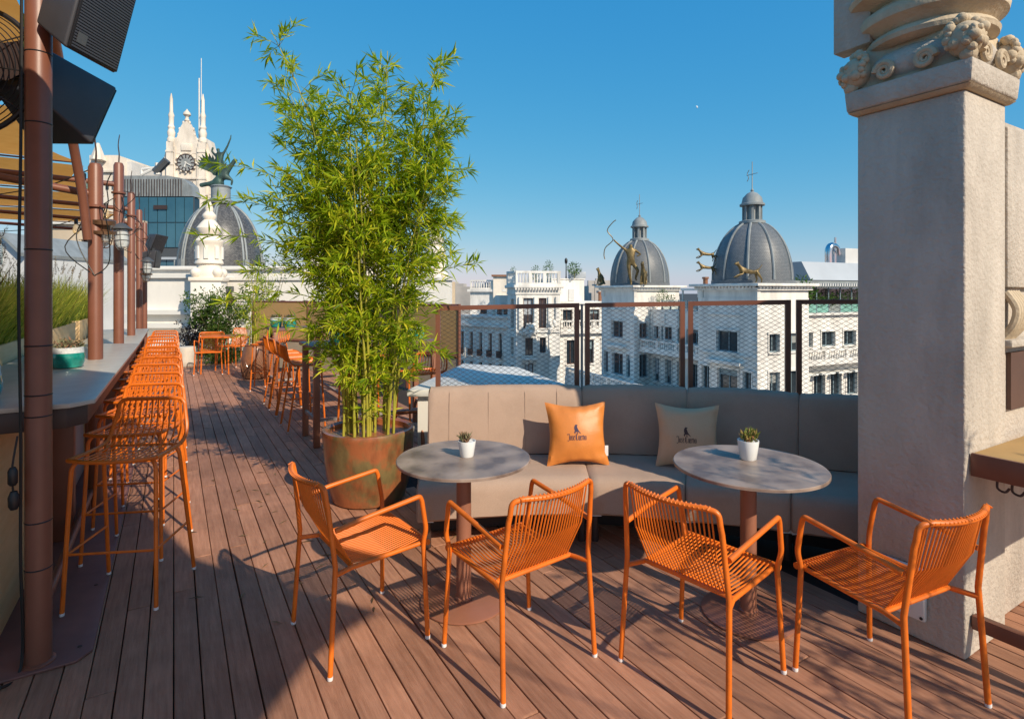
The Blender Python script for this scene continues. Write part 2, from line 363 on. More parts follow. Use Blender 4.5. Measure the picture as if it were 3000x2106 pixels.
# ================================================================ ARMCHAIRS
def make_chair():
    t = thing('armchair', 'chair', 'chair', group='orange cord armchairs at the round tables')
    om, oc = M_['orange'], M_['orange_cord']; r = .0112
    for s in (-1,1):
        MB().tube(fillet([(s*.245,.225,.012),(s*.222,.215,.44),(s*.238,.222,.50),(s*.240,.196,.648)], .06)[:-1]+[(s*.240,.198,.638)], r, 10).build('leg', om, t, True)
        MB().tube(fillet([(s*.240,.1985,.636),(s*.240,.188,.662),(s*.241,-.07,.628),(s*.236,-.205,.602)], .035), r, 10).build('armrest', om, t, True)
        MB().tube([(s*.248,-.232,.012),(s*.235,-.205,.45),(s*.222,-.232,.70),(s*.219,-.238,.73)], r, 10).build('leg', om, t, True)
        MB().tube([(s*.233,-.206,.415),(s*.205,-.12,.415),(s*.205,.23,.43)], r*.95, 10).build('side_rail', om, t, True)
        for y in (.225,-.232): MB().lathe([(.011,0),(.0122,.004),(.0118,.015)], 10, (s*(.246 if y>0 else .249), y, .0)).build('foot_cap', M_['white_cap'], t, True)
    top = [(-.219,-.238,.73),(-.214,-.243,.782),(-.17,-.262,.79)] + [(x*.017, -.262-.036*(1-(x/10)**2), .79-.004*(1-(x/10)**2)) for x in range(-9,10)] + [(.17,-.262,.79),(.214,-.243,.782),(.219,-.238,.73)]
    MB().tube(fillet(top, .035), r, 10).build('top_rail', om, t, True)
    MB().tube([(-.225,.238,.432),(.225,.238,.432)], r*1.25, 10).build('front_rail', om, t, True)
    MB().tube([(-.205,-.12,.418),(.205,-.12,.418)], r*.9, 8).build('rear_rail', om, t, True)
    n = 23
    for i in range(n):
        x = -.186 + .372*i/(n-1); q = x/.17
        yb = -.262-.036*max(0,1-q*q)
        tz = .79-.004
        MB().tube([(x*1.0,yb-.012,tz+.004),(x,yb+.006,tz+.013),(x,yb+.014,tz-.004),(x,yb*.5-.06-.02,.60),(x,-.117,.426)], .0036, 6).build('back_cord', oc, t, True)
        if i % 1 == 0:
            x2 = -.19 + .38*i/(n-1)
            MB().tube([(x2,-.12,.428),(x2,.06,.421),(x2,.232,.447),(x2,.250,.437),(x2,.247,.424)], .0036, 6).build('seat_cord', oc, t, True)
    return t
ch = make_chair(); index_kids(ch)
def face(dx, dy): return math.atan2(-dx, dy)
CH = [((-.718,2.66), face(.79,.61), 'orange cord armchair beside the rust-glazed planter pot, back turned to the boardwalk'),
      ((.025,2.51), face(-.60,.80), 'orange cord armchair drawn up to the table with the spiky grey succulent'),
      ((.81,2.405), face(.76,.65), 'orange cord armchair drawn up to the table with the lime green succulent'),
      ((1.515,2.28), face(-.42,.907), 'orange cord armchair beside the white junction box of the stucco pillar')]
for i, (p, a, lb) in enumerate(CH):
    o = ch if i == 0 else copy_tree(ch)
    o.location = (p[0], p[1], .001); o.rotation_euler = (0,0,a); o['label'] = lb

# ================================================================ BAR STOOLS
def make_stool(wires=True):
    t = thing('bar_stool', 'stool', 'stool'); om = M_['orange']; r = .0105
    ft = {(-1,1):(-.215,.20),(1,1):(.215,.20),(-1,-1):(-.225,-.215),(1,-1):(.225,-.215)}
    tp = {(-1,1):(-.188,.155),(1,1):(.188,.155),(-1,-1):(-.185,-.10),(1,-1):(.185,-.10)}
    for k in ft:
        f, q = ft[k], tp[k]
        MB().tube(fillet([(f[0],f[1],.01),(q[0]*1.04,q[1]*1.04,.71),(q[0]*.9,q[1]*.95,.748)], .03), r, 8).build('leg', om, t, True)
        MB().lathe([(.0105,0),(.0115,.004),(.011,.014)], 8, (f[0],f[1],0)).build('foot_cap', M_['white_cap'], t, True)
    def at(k, z): f, q = ft[k], tp[k]; a = z/.72; return (f[0]+(q[0]-f[0])*a, f[1]+(q[1]-f[1])*a, z)
    for a, b, z in (((-1,1),(1,1),.29),((1,1),(1,-1),.29),((-1,1),(-1,-1),.29)):
        MB().tube([at(a,z),at(b,z)], .0065, 6).build('footrest', om, t, True)
    # seat and back: one bent loop of tube on each side, wires between
    side = lambda s: [(s*.205,.175,.752),(s*.20,-.05,.748),(s*.198,-.15,.765),(s*.195,-.195,.82),(s*.18,-.215,.90),(s*.172,-.222,.955)]
    L = side(-1); Rr = side(1)
    back = smoothpath(L, 5) + [(-.155,-.226,.975),(-.13,-.228,.98),(.13,-.228,.98),(.155,-.226,.975)] + list(reversed(smoothpath(Rr, 5)))
    MB().tube(back, r, 8).build('seat_back_frame', om, t, True)
    MB().tube([(-.205,.175,.752),(-.12,.203,.748),(0,.212,.746),(.12,.203,.748),(.205,.175,.752)], r, 8).build('front_rail', om, t, True)
    MB().tube([(-.198,-.13,.742),(.198,-.13,.742)], .007, 6).build('rear_rail', om, t, True)
    ws = MB(); n = 11
    for i in range(n):
        x = -.165 + .33*i/(n-1); yf = .21-.035*(x/.2)**2
        pts = smoothpath([(x,yf,.749),(x,-.02,.738),(x*1.0,-.14,.758),(x*.98,-.198,.82),(x*.93,-.22,.91),(x*.9,-.229,.978)], 4)
        if wires: MB().tube(pts, .0042, 5).build('wire', om, t, True)
        else: ws.tube(pts, .0042, 4)
    if not wires: ws.build('wire_grid', om, t, True)
    return t
st_a = make_stool(True); index_kids(st_a)
st_b = make_stool(False); index_kids(st_b)
GROUP_BAR = 'orange wire stools lined up along the bar counter'
rng = random.Random(5)
for i in range(12):
    u = 3.60 + .585*i; vv = -.195 + rng.uniform(-.012,.012)
    o = (st_a if i == 0 else copy_tree(st_a)) if i < 5 else copy_tree(st_b)
    x, y = T(u, vv); o.location = (x, y, .0125 if i == 0 else .0125); o.rotation_euler = (0,0, math.pi + R(6) + R(rng.uniform(-3,3)) + R(.6*i))
    o['group'] = GROUP_BAR
    o['label'] = 'orange wire bar stool at the chamfered end of the stone counter, first of the row' if i == 0 else 'orange wire bar stool standing in the row along the stone bar counter'
GROUP_T = 'orange wire stools at the high tables'
ti = 0
for (u, vv, a, lb) in ((7.0,1.32,-59,None),(7.5,1.34,-62,None),(8.0,1.33,-58,None),(8.5,1.32,-60,None),
                   (5.55,1.62,0,'orange wire bar stool standing behind the big bamboo pot'),(9.95,1.35,170,None),(10.35,1.45,175,None),(5.6,2.25,4,None)):
    o = st_b if ti == 0 else copy_tree(st_b); ti += 1
    x, y = T(u, vv); o.location = (x, y, .001); o.rotation_euler = (0,0, R(a) if a > 100 else R(31)+R(a) if a >= 0 else R(31)+R(-90)+R(a+60))
    o['group'] = GROUP_T; o['label'] = lb or 'orange wire bar stool pulled up to the brown high tables'

# ================================================================ ROUND TABLES + SUCCULENTS
def round_table(x, y, r, label):
    t = thing('round_table', label, 'table', (x,y,.001), 0, 'round pedestal tables at the bench')
    MB().lathe([(r-.006,.726),(r,.7275),(r,.7395),(r-.003,.7425)], 72).build('table_top', M_['table_top'], t, True)
    MB().lathe([(.215,0),(.222,.003),(.222,.009),(.214,.013),(.05,.016)], 56).build('base_plate', M_['table_steel'], t, True)
    MB().lathe([(.0385,.015),(.0385,.715)], 24).build('pedestal', M_['table_steel'], t, True)
    MB().lathe([(.046,.0155),(.046,.026),(.039,.03)], 24).build('collar', M_['table_steel'], t, True)
    MB().lathe([(.09,.712),(.10,.7255)], 24).build('mount_plate', M_['dark_steel'], t, True)
    return t
round_table(-.25,2.92,.345,'round stone-topped pedestal table carrying the spiky grey succulent')
round_table(1.175,2.80,.36,'round stone-topped pedestal table carrying the lime green succulent')
def small_pot(name, label, x, y, z, r, h, lm, seed, tall):
    t = thing(name, label, 'potted plant', (x,y,z), 0, 'succulents in white pots on the tables'); rng = random.Random(seed)
    MB().lathe([(r*.70,0),(r*.76,.004),(r*.97,h*.8),(r,h*.95),(r,h),(r*.92,h),(r*.90,h*.9)], 32).build('pot', M_['pot_white'], t, True)
    MB().lathe([(r*.905,h*.84),(r*.5,h*.87),(.002,h*.88)], 20).build('soil', M_['soil'], t, True)
    L = []
    for c in range(9):
        ctr = Vector((rng.uniform(-1,1)*r*.55, rng.uniform(-1,1)*r*.55, h*.86))
        for k in range(16):
            d = (rv(rng)*rng.uniform(.3,1.0) + Vector((0,0,rng.uniform(.4,1.6)))).normalized()
            zz = rng.uniform(0, tall*.6)
            L.append((ctr + Vector((0,0,zz)), d, rsph(rng), rng.uniform(.026,.052), rng.uniform(.008,.014), rng.random()))
    blades('leaves', L, M_[lm], t, None, .3)
    return t
small_pot('potted_succulent','spiky grey succulent in a small white pot',-.235,2.935,.7438,.046,.082,'succulent',1,.035)
small_pot('potted_succulent','lime green and reddish succulent in a small white pot',1.21,2.885,.7438,.052,.098,'succulent_lime',2,.07)

# ================================================================ CURVED BENCH
Bk = [(-.60,4.03),(-.05,4.085),(.51,4.10),(.90,4.08),(1.25,4.02),(1.60,3.93),(1.93,3.79),(2.28,3.66),(2.60,3.53)]
Fr = [(-.58,3.39),(-.03,3.49),(.49,3.51),(.78,3.475),(1.05,3.41),(1.33,3.345),(1.61,3.255),(1.84,3.165),(2.04,3.09)]
def curve_at(Q, s):
    p = smoothpath([(x,y,0) for x,y in Q], 8); f = s*(len(p)-1)/8.0; i = min(int(f), len(p)-2); return p[i].lerp(p[i+1], f-i)
def bench_mod(s0, s1, prof, name, m, parent, n=14, gap=.006):
    """sweep a closed profile of (frac from front 0 to back 1, extra metres, z) between two seams"""
    rows = []
    for k in range(n+3):
        if k == 0: s, ins = s0, .016
        elif k == 1: s, ins = s0, 0
        elif k == n+1: s, ins = s1, 0
        elif k == n+2: s, ins = s1, .016
        else: s = s0 + (s1-s0)*(k-1)/n; ins = 0
        f = curve_at(Fr, s*1.0); b = curve_at(Bk, s*1.0); d = (b-f).normalized(); tn = Vector((d.y,-d.x,0))
        off = {0:gap*.2,1:gap*2.2,n+1:-gap*2.2,n+2:-gap*.2}.get(k,0) if True else 0
        cen = sum((Vector((0,0,z)) for _,_,z in prof), Vector())/len(prof)
        row = []
        for fr, ex, z in prof:
            p = f.lerp(b, fr) + d*ex + tn*off; p.z = z
            row.append(p)
        c = sum(row, Vector())/len(row)
        tt = min(1,max(0,(s-s0)/(s1-s0))); bul = .011*math.sin(math.pi*tt)**.6 + .003*math.sin(23*s+2)
        if n < 20: row = [p + (p-c).normalized()*bul*(1 if p.z > .22 else 0) for p in row]
        if ins: row = [p + (c-p).normalized()*ins for p in row]
        rows.append(row)
    m_ = len(prof); V = [p for r_ in rows for p in r_]; fs = []
    for i in range(len(rows)-1):
        for k in range(m_): fs.append((i*m_+k, i*m_+(k+1)%m_, (i+1)*m_+(k+1)%m_, (i+1)*m_+k))
    fs += [tuple(range(m_-1,-1,-1)), tuple((len(rows)-1)*m_+k for k in range(m_))]
    return MB().add(V, fs).build(name, m, parent, True)
bench = thing('curved_bench', 'curved taupe upholstered bench with a tall back below the mesh fence', 'bench', (0,0,0))
seatp = [(0,.10,.20),(0,.012,.205),(0,.0,.225),(0,.0,.36),(0,.012,.40),(0,.04,.424),(0,.09,.432),(1,-.10,.432),(1,.0,.43),(1,.0,.20)]
backp = [(1,-.015,.436),(1,-.055,.45),(1,-.05,.60),(1,-.022,.80),(1,-.004,.872),(1,.022,.898),(1,.06,.908),(1,.10,.90),(1,.125,.875),(1,.13,.50),(1,.13,.30),(1,.04,.30),(1,.015,.40)]
seams = [0, 2, 4, 6, 8]
for a, b in zip(seams[:-1], seams[1:]):
    bench_mod(a, b, seatp, 'seat_cushion', M_['fabric'], bench); bench_mod(a, b, backp, 'back_cushion', M_['fabric'], bench)
bench_mod(.08, 7.9, [(0,.34,.015),(0,.34,.198),(1,.0,.198),(1,.0,.015)], 'shade_block', M_['deck_under'], bench, 30, 0)  # near-black block standing in for the shade under the seats
for s in (.15,1.9,2.1,3.9,4.1,5.9,6.1,7.7):
    f = curve_at(Fr, s); b = curve_at(Bk, s); p = f.lerp(b,.2)
    MB().lathe([(.022,.001),(.025,.01),(.02,.16)], 12).build('foot', M_['dark_steel'], bench, True, loc=(p.x,p.y,.0)); MB().box(-.04,.04,-.015,.015,.162,.199).build('foot_bracket', M_['white_cap'], bench, loc=(p.x,p.y,0))
# fine stitched seams on the back cushions
for s in (.35,.8,1.25,1.65):
    f = curve_at(Fr, s); b = curve_at(Bk, s); d = (b-f).normalized()
    pts = []
    for fr, ex, z in backp[1:6]:
        p = b + d*(ex-.0088); p.z = z; pts.append(p)
    MB().tube(pts, .0016, 5).build('seam', M_['fabric'], bench)

# ---------------------------------------------------------------- cushions with printed bird and blackletter words
STROKES = {  # vertical stems and slanted ticks of a broken-script alphabet, x 0..w, y 0..1 (x-height .7)
 'J':(.62,[((.5,1.0),(.5,.05)),((.5,.05),(.12,-.18)),((.12,-.18),(.05,.0)),((.05,1.02),(.62,.95)),((.05,1.02),(.1,.8))]),
 'o':(.46,[((.08,.1),(.08,.6)),((.38,.1),(.38,.6)),((.08,.6),(.28,.72)),((.28,.72),(.38,.6)),((.08,.1),(.2,-.02)),((.2,-.02),(.38,.1))]),
 's':(.42,[((.36,.62),(.2,.72)),((.2,.72),(.08,.56)),((.08,.56),(.34,.22)),((.34,.22),(.2,-.02)),((.2,-.02),(.04,.1))]),
 'e':(.42,[((.08,.1),(.08,.6)),((.08,.6),(.24,.72)),((.24,.72),(.36,.56)),((.36,.56),(.1,.36)),((.08,.1),(.2,-.02)),((.2,-.02),(.38,.12))]),
 'C':(.72,[((.14,.15),(.14,.85)),((.3,.1),(.3,.9)),((.14,.85),(.42,1.06)),((.42,1.06),(.68,.86)),((.14,.15),(.38,-.06)),((.38,-.06),(.68,.14)),((.06,.5),(.3,.55))]),
 'u':(.48,[((.1,.7),(.1,.1)),((.1,.1),(.22,-.02)),((.22,-.02),(.38,.12)),((.38,.72),(.38,.06)),((.38,.06),(.47,-.02))]),
 'r':(.36,[((.1,.7),(.1,0)),((.1,.58),(.24,.72)),((.24,.72),(.34,.58))]),
 'v':(.46,[((.08,.78),(.1,.12)),((.1,.12),(.24,-.03)),((.24,-.03),(.38,.14)),((.38,.14),(.38,.56)),((.38,.56),(.22,.72))]),
}
BIRD = [(.02,-.02),(.10,.10),(.06,.22),(.07,.36),(.13,.47),(.20,.52),(.27,.50),(.36,.45),(.285,.435),(.275,.38),(.31,.28),(.35,.18),(.42,.08),(.52,-.04),(.58,-.12),(.47,-.06),(.36,.02),(.30,.03),(.30,-.06),(.36,-.09),(.24,-.085),(.25,.02),(.18,.03),(.12,-.06),(.16,-.1),(.05,-.09),(.08,-.03)]
def cushion(label, x, y, z, rz, tilt, m, pm, size=.42, side_tag=False):
    t = thing('throw_cushion', label, 'cushion', (x,y,z), rz, 'printed cushions on the bench'); h = size/2
    N = 22
    def surf(a, b):   # a,b in -1..1 -> point; b up
        e = 1 - .15*(1-a*a)**1.2 * (b*b)**1.3; e2 = 1 - .13*(1-b*b)**1.2*(a*a)**1.3
        px, pz = a*h*e2, b*h*e
        d = max(0,(1-a*a))**.55 * max(0,(1-b*b))**.55 * (1-.25*abs(a*b))
        wr = .005*math.sin(9*a+3*b)*(a*a) + .006*math.sin(11*b-2*a)*(b*b) + .012*math.sin(16*a+2*b)*max(0,abs(b)-.55) + .012*math.sin(15*b+1)*max(0,abs(a)-.6)
        return px, pz, .082*d + wr*min(1,d*4)
    ct, s_ = math.cos(tilt), math.sin(tilt)
    def W(a, b, sgn, lift=0):
        px, pz, d = surf(a,b); yy = -sgn*(d+lift); zz = pz + h
        return (px, yy*ct + zz*s_, -yy*s_ + zz*ct if False else zz*ct - yy*s_*(-1)*-1)
    def W(a, b, sgn, lift=0):
        px, pz, d = surf(a,b); yy = -sgn*(d+lift); zz = pz + h
        return (px, yy*ct + zz*s_, zz*ct - yy*s_)
    V, fs = [], []
    for sg in (1,-1):
        o = len(V)
        for i in range(N+1):
            for k in range(N+1): V.append(W(-1+2*k/N, -1+2*i/N, sg))
        for i in range(N):
            for k in range(N):
                q = (o+i*(N+1)+k, o+i*(N+1)+k+1, o+(i+1)*(N+1)+k+1, o+(i+1)*(N+1)+k); fs.append(q if sg > 0 else q[::-1])
    MB().add(V, fs).build('cover', m, t, True)
    # flat print laid on the front
    def stroke(mb, a, b, wd):
        a, b = Vector(a), Vector(b); d = (b-a); n_ = Vector((-d.y, d.x)).normalized()*wd*.5
        pts = [a-n_, b-n_, b+n_, a+n_]
        mb.add([W(p.x, p.y, 1, .0018) for p in pts], [(0,1,2,3)])
    mb = MB(); xx = 0; tot = sum(STROKES[c][0] for c in 'JoseCuervo') + .12; sc_ = .60/tot; x0 = -.36; y0 = -.22
    for k, c in enumerate('JoseCuervo'):
        wd, ss = STROKES[c]
        for p, q in ss:
            vert = abs(p[0]-q[0]) < .08
            stroke(mb, (x0+(xx+p[0])*sc_, y0+p[1]*sc_*1.55), (x0+(xx+q[0])*sc_, y0+q[1]*sc_*1.55), (.13 if vert else .085)*sc_)
        xx += wd + (.12 if k == 3 else 0)
    mb.build('printed_words', pm, t)
    bx, by = -.16, .02
    bp = [W(bx+p[0]*.40, by+p[1]*.46, 1, .0018) for p in BIRD]
    MB().add(bp, [tuple(range(len(bp)))]).build('printed_bird', pm, t)
    if side_tag:
        mbt = MB().box(-.001,.022,-.001,.001,-.035,.035); o = mbt.build('care_tag', M_['white_cap'], t, loc=W(.93,-.55,1)); 
    return t
cushion('shiny orange leather cushion printed with a bird and gothic lettering', .445,3.775,.433, R(4), R(17), M_['leather'], M_['print'], .425, True)
cushion('beige woven fabric cushion printed with a bird and gothic lettering', 1.165,3.725,.433, R(-12), R(14), M_['fabric_beige'], M_['print_brown'], .42)

# ================================================================ MESH FENCE PANELS
def fence_panel(x0, y0, x1, y1, zt0, zt1, label):
    d = Vector((x1-x0, y1-y0, 0)); L = d.length; t = thing('mesh_fence_panel', label, 'fence', (x0,y0,0), math.atan2(d.y,d.x), 'rust-brown expanded mesh fence panels')
    m = M_['brown_steel']; g = .019
    zt = lambda x: zt0 + (zt1-zt0)*x/L
    zb = .05
    for xa, xb in ((0,2*g),(L-2*g,L)):
        MB().hexa([(xa,-g,zb),(xb,-g,zb),(xb,g,zb),(xa,g,zb),(xa,-g,zt(xa)),(xb,-g,zt(xb)),(xb,g,zt(xb)),(xa,g,zt(xa))]).build('post', m, t)
    xa, xb = 2*g+.001, L-2*g-.001
    MB().hexa([(xa,-g,zt(xa)-.036),(xb,-g,zt(xb)-.036),(xb,g,zt(xb)-.036),(xa,g,zt(xa)-.036),(xa,-g,zt(xa)),(xb,-g,zt(xb)),(xb,g,zt(xb)),(xa,g,zt(xa))]).build('top_rail', m, t)
    MB().box(xa,xb,-g,g,.55,.586).build('bottom_rail', m, t)
    dw, dh, wd = .062, .036, .0014; mb = MB(); n = int((xb-xa)/(dw/2)); z = .60; row = 0
    while z < zt0 - .03:
        for k in range(n+1):
            up = (k + row) % 2
            xA = xa + k*dw/2; xB = min(xa + (k+1)*dw/2, xb)
            if xA >= xb: continue
            za, zb2 = (z, z+dh/2) if up else (z+dh/2, z)
            for yy in (0,):
                p = [(xA,-wd,za-wd),(xB,-wd,zb2-wd),(xB,wd,zb2-wd),(xA,wd,za-wd),(xA,-wd,za+wd),(xB,-wd,zb2+wd),(xB,wd,zb2+wd),(xA,wd,za+wd)]
                mb.add(p, [(0,1,5,4),(2,3,7,6),(4,5,6,7),(1,0,3,2)])
        z += dh/2; row += 1
    mb.build('expanded_mesh', M_['dark_steel'], t)['kind'] = 'stuff'
    return t
fence_panel(-.625,4.62,.548,4.60,1.483,1.508,'brown framed mesh fence panel behind the sunlit end of the bench')
fence_panel(.596,4.60,1.402,4.58,1.508,1.521,'brown framed mesh fence panel behind the gap between the two cushions')
fence_panel(1.43,4.575,2.185,4.42,1.522,1.537,'brown framed mesh fence panel behind the beige cushion and lime succulent')
fence_panel(2.225,4.41,3.05,4.18,1.538,1.545,'brown framed mesh fence panel half hidden by the stucco pillar')
MB().box(-.009,.009,-.009,.009,.05,1.50).build('steel_slat', M_['zinc'], None, loc=(.572,4.61,0))
bpy.data.objects['steel_slat'].name = 'fence_strip'
tag(bpy.data.objects['fence_strip'], 'thin pale steel strip closing the gap between two mesh fence panels', 'strip')

# ================================================================ STUCCO PILLAR, WALL AND CARVED CAPITAL (right)
pil = thing('stucco_pillar', 'square grey stucco pillar with carved capital of masks and scrolls', 'pillar', (0,0,0), TA)
V0, V1, U0, U1 = 2.94, 3.37, 1.08, 1.53
MB().box(V0,V1,U0,U1,.002,2.478).build('shaft', M_['stucco'], pil, bevel=.009, seg=3)
cs = M_['stone_carved']
cv, cu = (V0+V1)/2, (U0+U1)/2
def sqlathe(prof, name, m, bev=.006):
    mb = MB()
    for (o0, z0), (o1, z1) in zip(prof[:-1], prof[1:]):
        mb.hexa([(V0-o0,U0-o0,z0),(V1+o0,U0-o0,z0),(V1+o0,U1+o0,z0),(V0-o0,U1+o0,z0),(V0-o1,U0-o1,z1),(V1+o1,U0-o1,z1),(V1+o1,U1+o1,z1),(V0-o1,U1+o1,z1)])
    return mb.build(name, m, pil, bevel=bev)
sqlathe([(.012,2.478),(.034,2.496)], 'fillet', cs, .005)
sqlathe([(.036,2.4975),(.044,2.60)], 'neck_band', M_['stucco'], .012)
sqlathe([(.0,2.6015),(-.02,2.80)], 'core_block', cs)
for k in range(4):   # rolled cushions between the corner masks
    a = k*math.pi/2; c = Vector((cv + math.cos(a)*.155, cu + math.sin(a)*.16, 2.685)); tg = Vector((-math.sin(a), math.cos(a), 0))
    MB().tube([c - tg*.15, c - tg*.10, c, c + tg*.10, c + tg*.15], [.06,.078,.088,.078,.06], 20).build('roll', M_['stucco'], pil, True)
    for s in (-1,1):   # volutes: spiral scrolls
        c2 = c + tg*s*.085 + Vector((math.cos(a),math.sin(a),0))*.092 + Vector((0,0,-.03)); pts = []
        for i in range(26):
            th = i*.52; rr = .043*(1-i/29); pts.append(c2 + tg*s*math.cos(th)*rr + Vector((0,0,math.sin(th)*rr)))
        MB().tube(pts, [.017*(1-i/40) for i in range(26)], 8).build('scroll', cs, pil, True)
def mask(i, sx, sy):
    d = Vector((sx, sy, 0)).normalized(); s = Vector((-d.y, d.x, 0)); c = Vector((V0 if sx < 0 else V1, U0 if sy < 0 else U1, 0)) - d*.012
    mb = MB(); F_ = lambda a, b, z: c + s*a*.78 + d*b*.78 + Vector((0,0,2.69+(z-2.69)*.9))
    rg = random.Random(i+4)
    mb.ball(F_(0,.02,2.69), .068, 16, 10, (1,1,1.15))
    for k in range(15):  # mane curls
        a = math.pi*(k/14)*1.25 - .4; q = F_(math.cos(a)*.088, .015+rg.uniform(-.02,.02), 2.70+math.sin(a)*.095); mb.ball(q, rg.uniform(.015,.026), 9, 6)
    mb.ball(F_(0,.105,2.685), 0.0250, 10, 7, (1,1,.9)); mb.ball(F_(0,.10,2.715), 0.0156, 8, 6, (1,1,1.5))
    for s2 in (-1,1):
        mb.ball(F_(s2*.036,.088,2.722), 0.0140, 8, 6); mb.ball(F_(s2*.03,.092,2.662), 0.0203, 8, 6); mb.ball(F_(s2*.062,.045,2.665), 0.0273, 8, 6); mb.ball(F_(s2*.07,.02,2.765), 0.0172, 8, 6)
    mb.ball(F_(0,.085,2.635), 0.0203, 8, 6); mb.ball(F_(0,.05,2.61), 0.0351, 8, 6)
    return mb.build('lion_mask', cs, pil, True)
for i, (a, b) in enumerate(((-1,-1),(1,-1),(1,1),(-1,1))): mask(i, a, b)
MB().lathe([(.235,2.775),(.262,2.79),(.268,2.81),(.255,2.83),(.24,2.84),(.262,2.86),(.296,2.885),(.302,2.915),(.292,2.94),(.262,2.955),(.252,2.97),(.285,2.99),(.335,3.01),(.345,3.035),(.33,3.06),(.29,3.07),(.27,3.10),(.25,3.2),(.25,3.7)], 56, (cv,cu,0)).build('drum', cs, pil, True)
for k in range(18):
    a = 2*math.pi*k/18; MB().ball((cv+.275*math.cos(a), cu+.275*math.sin(a), 3.12), .052, 9, 6, (1,1,.8)).build('leaf_knop', cs, pil, True)
MB().box(V0+.0,V0+.10,U1-.06,U1+.12,2.83,3.7).build('corner_pier', M_['stucco'], pil, bevel=.006)
# adjoining wall with moulding, bracket and niche
wl_ = thing('stucco_wall', 'cream stucco wall joined to the pillar, with vertical moulding and scroll bracket', 'wall', (0,0,0), TA)
MB().box(V1+.002,7.0,U0+.05,U1-.02,.002,2.44).build('wall_face', M_['stucco'], wl_, bevel=.01)
MB().tube([(V1+.035,U0+.045,1.62),(V1+.035,U0+.045,2.475)], .03, 12).build('moulding', cs, wl_, True)
MB().box(V1+.07,V1+.5,U0+.012,U0+.049,1.62,2.40).build('raised_panel', M_['stucco'], wl_, bevel=.012)
for k in range(5):
    MB().tube(smoothpath([(V1+.06+k*.03,U0+.02,1.60),(V1+.065+k*.03,U0-.02,1.52),(V1+.055+k*.03,U0-.01,1.44),(V1+.05+k*.03,U0+.03,1.38)],5), .017, 8).build('bracket_flute', cs, wl_, True)
MB().box(V1+.02,V1+.45,U0-.02,U0+.049,1.335,1.372).build('bracket_base', M_['stucco'], wl_, bevel=.008)
MB().box(V1+.16,V1+.6,U0+.030,U0+.049,1.02,1.30).build('niche_panel', M_['shutter_wood'], wl_)
jb = thing('junction_box', 'white plastic junction box screwed to the foot of the stucco pillar', 'box', (0,0,0), TA)
MB().box(V0-.03,V0-.003,1.22,1.43,.10,.34).build('lid', M_['white_paint'], jb, bevel=.012)
for a, b in ((1.235,.118),(1.415,.118),(1.235,.322),(1.415,.322)):
    MB().lathe([(.007,0),(.007,.004)], 10, M=Matrix.Translation((V0-.029,a,b)) @ Matrix.Rotation(R(-90),4,'Y')).build('screw', M_['black'], jb)
# drinks ledge fixed to the wall
ld = thing('drinks_ledge', 'wooden drinks ledge in a brown steel frame against the cream wall', 'ledge', (0,0,0), TA)
x0 = V0+.035
MB().box(x0+.02,6.4,.50,U0-.006,.872,.896).build('shelf_board', M_['tan_screen'], ld, bevel=.003)
MB().box(x0,x0+.018,.48,U0-.006,.80,.899).build('end_rail', M_['brown_steel'], ld, bevel=.003)
MB().box(x0+.02,6.4,.478,.498,.80,.899).build('front_rail', M_['brown_steel'], ld, bevel=.003)
MB().box(x0+.01,x0+.05,.30,U0-.006,.13,.19).build('foot_rail', M_['brown_steel'], ld, bevel=.004)
MB().box(x0+.01,x0+.05,.30,.34,.191,.799).build('leg', M_['brown_steel'], ld, bevel=.004)
MB().box(x0+.012,x0+.048,.305,.335,.0,.129).build('leg', M_['brown_steel'], ld)
for k in range(2): MB().tube(smoothpath([(x0+.03,.99-.05*k,.80),(x0+.03,.99-.05*k,.765),(x0+.03,.965-.05*k,.755),(x0+.03,.95-.05*k,.775)],4), .005, 6).build('hook', M_['dark_steel'], ld, True)

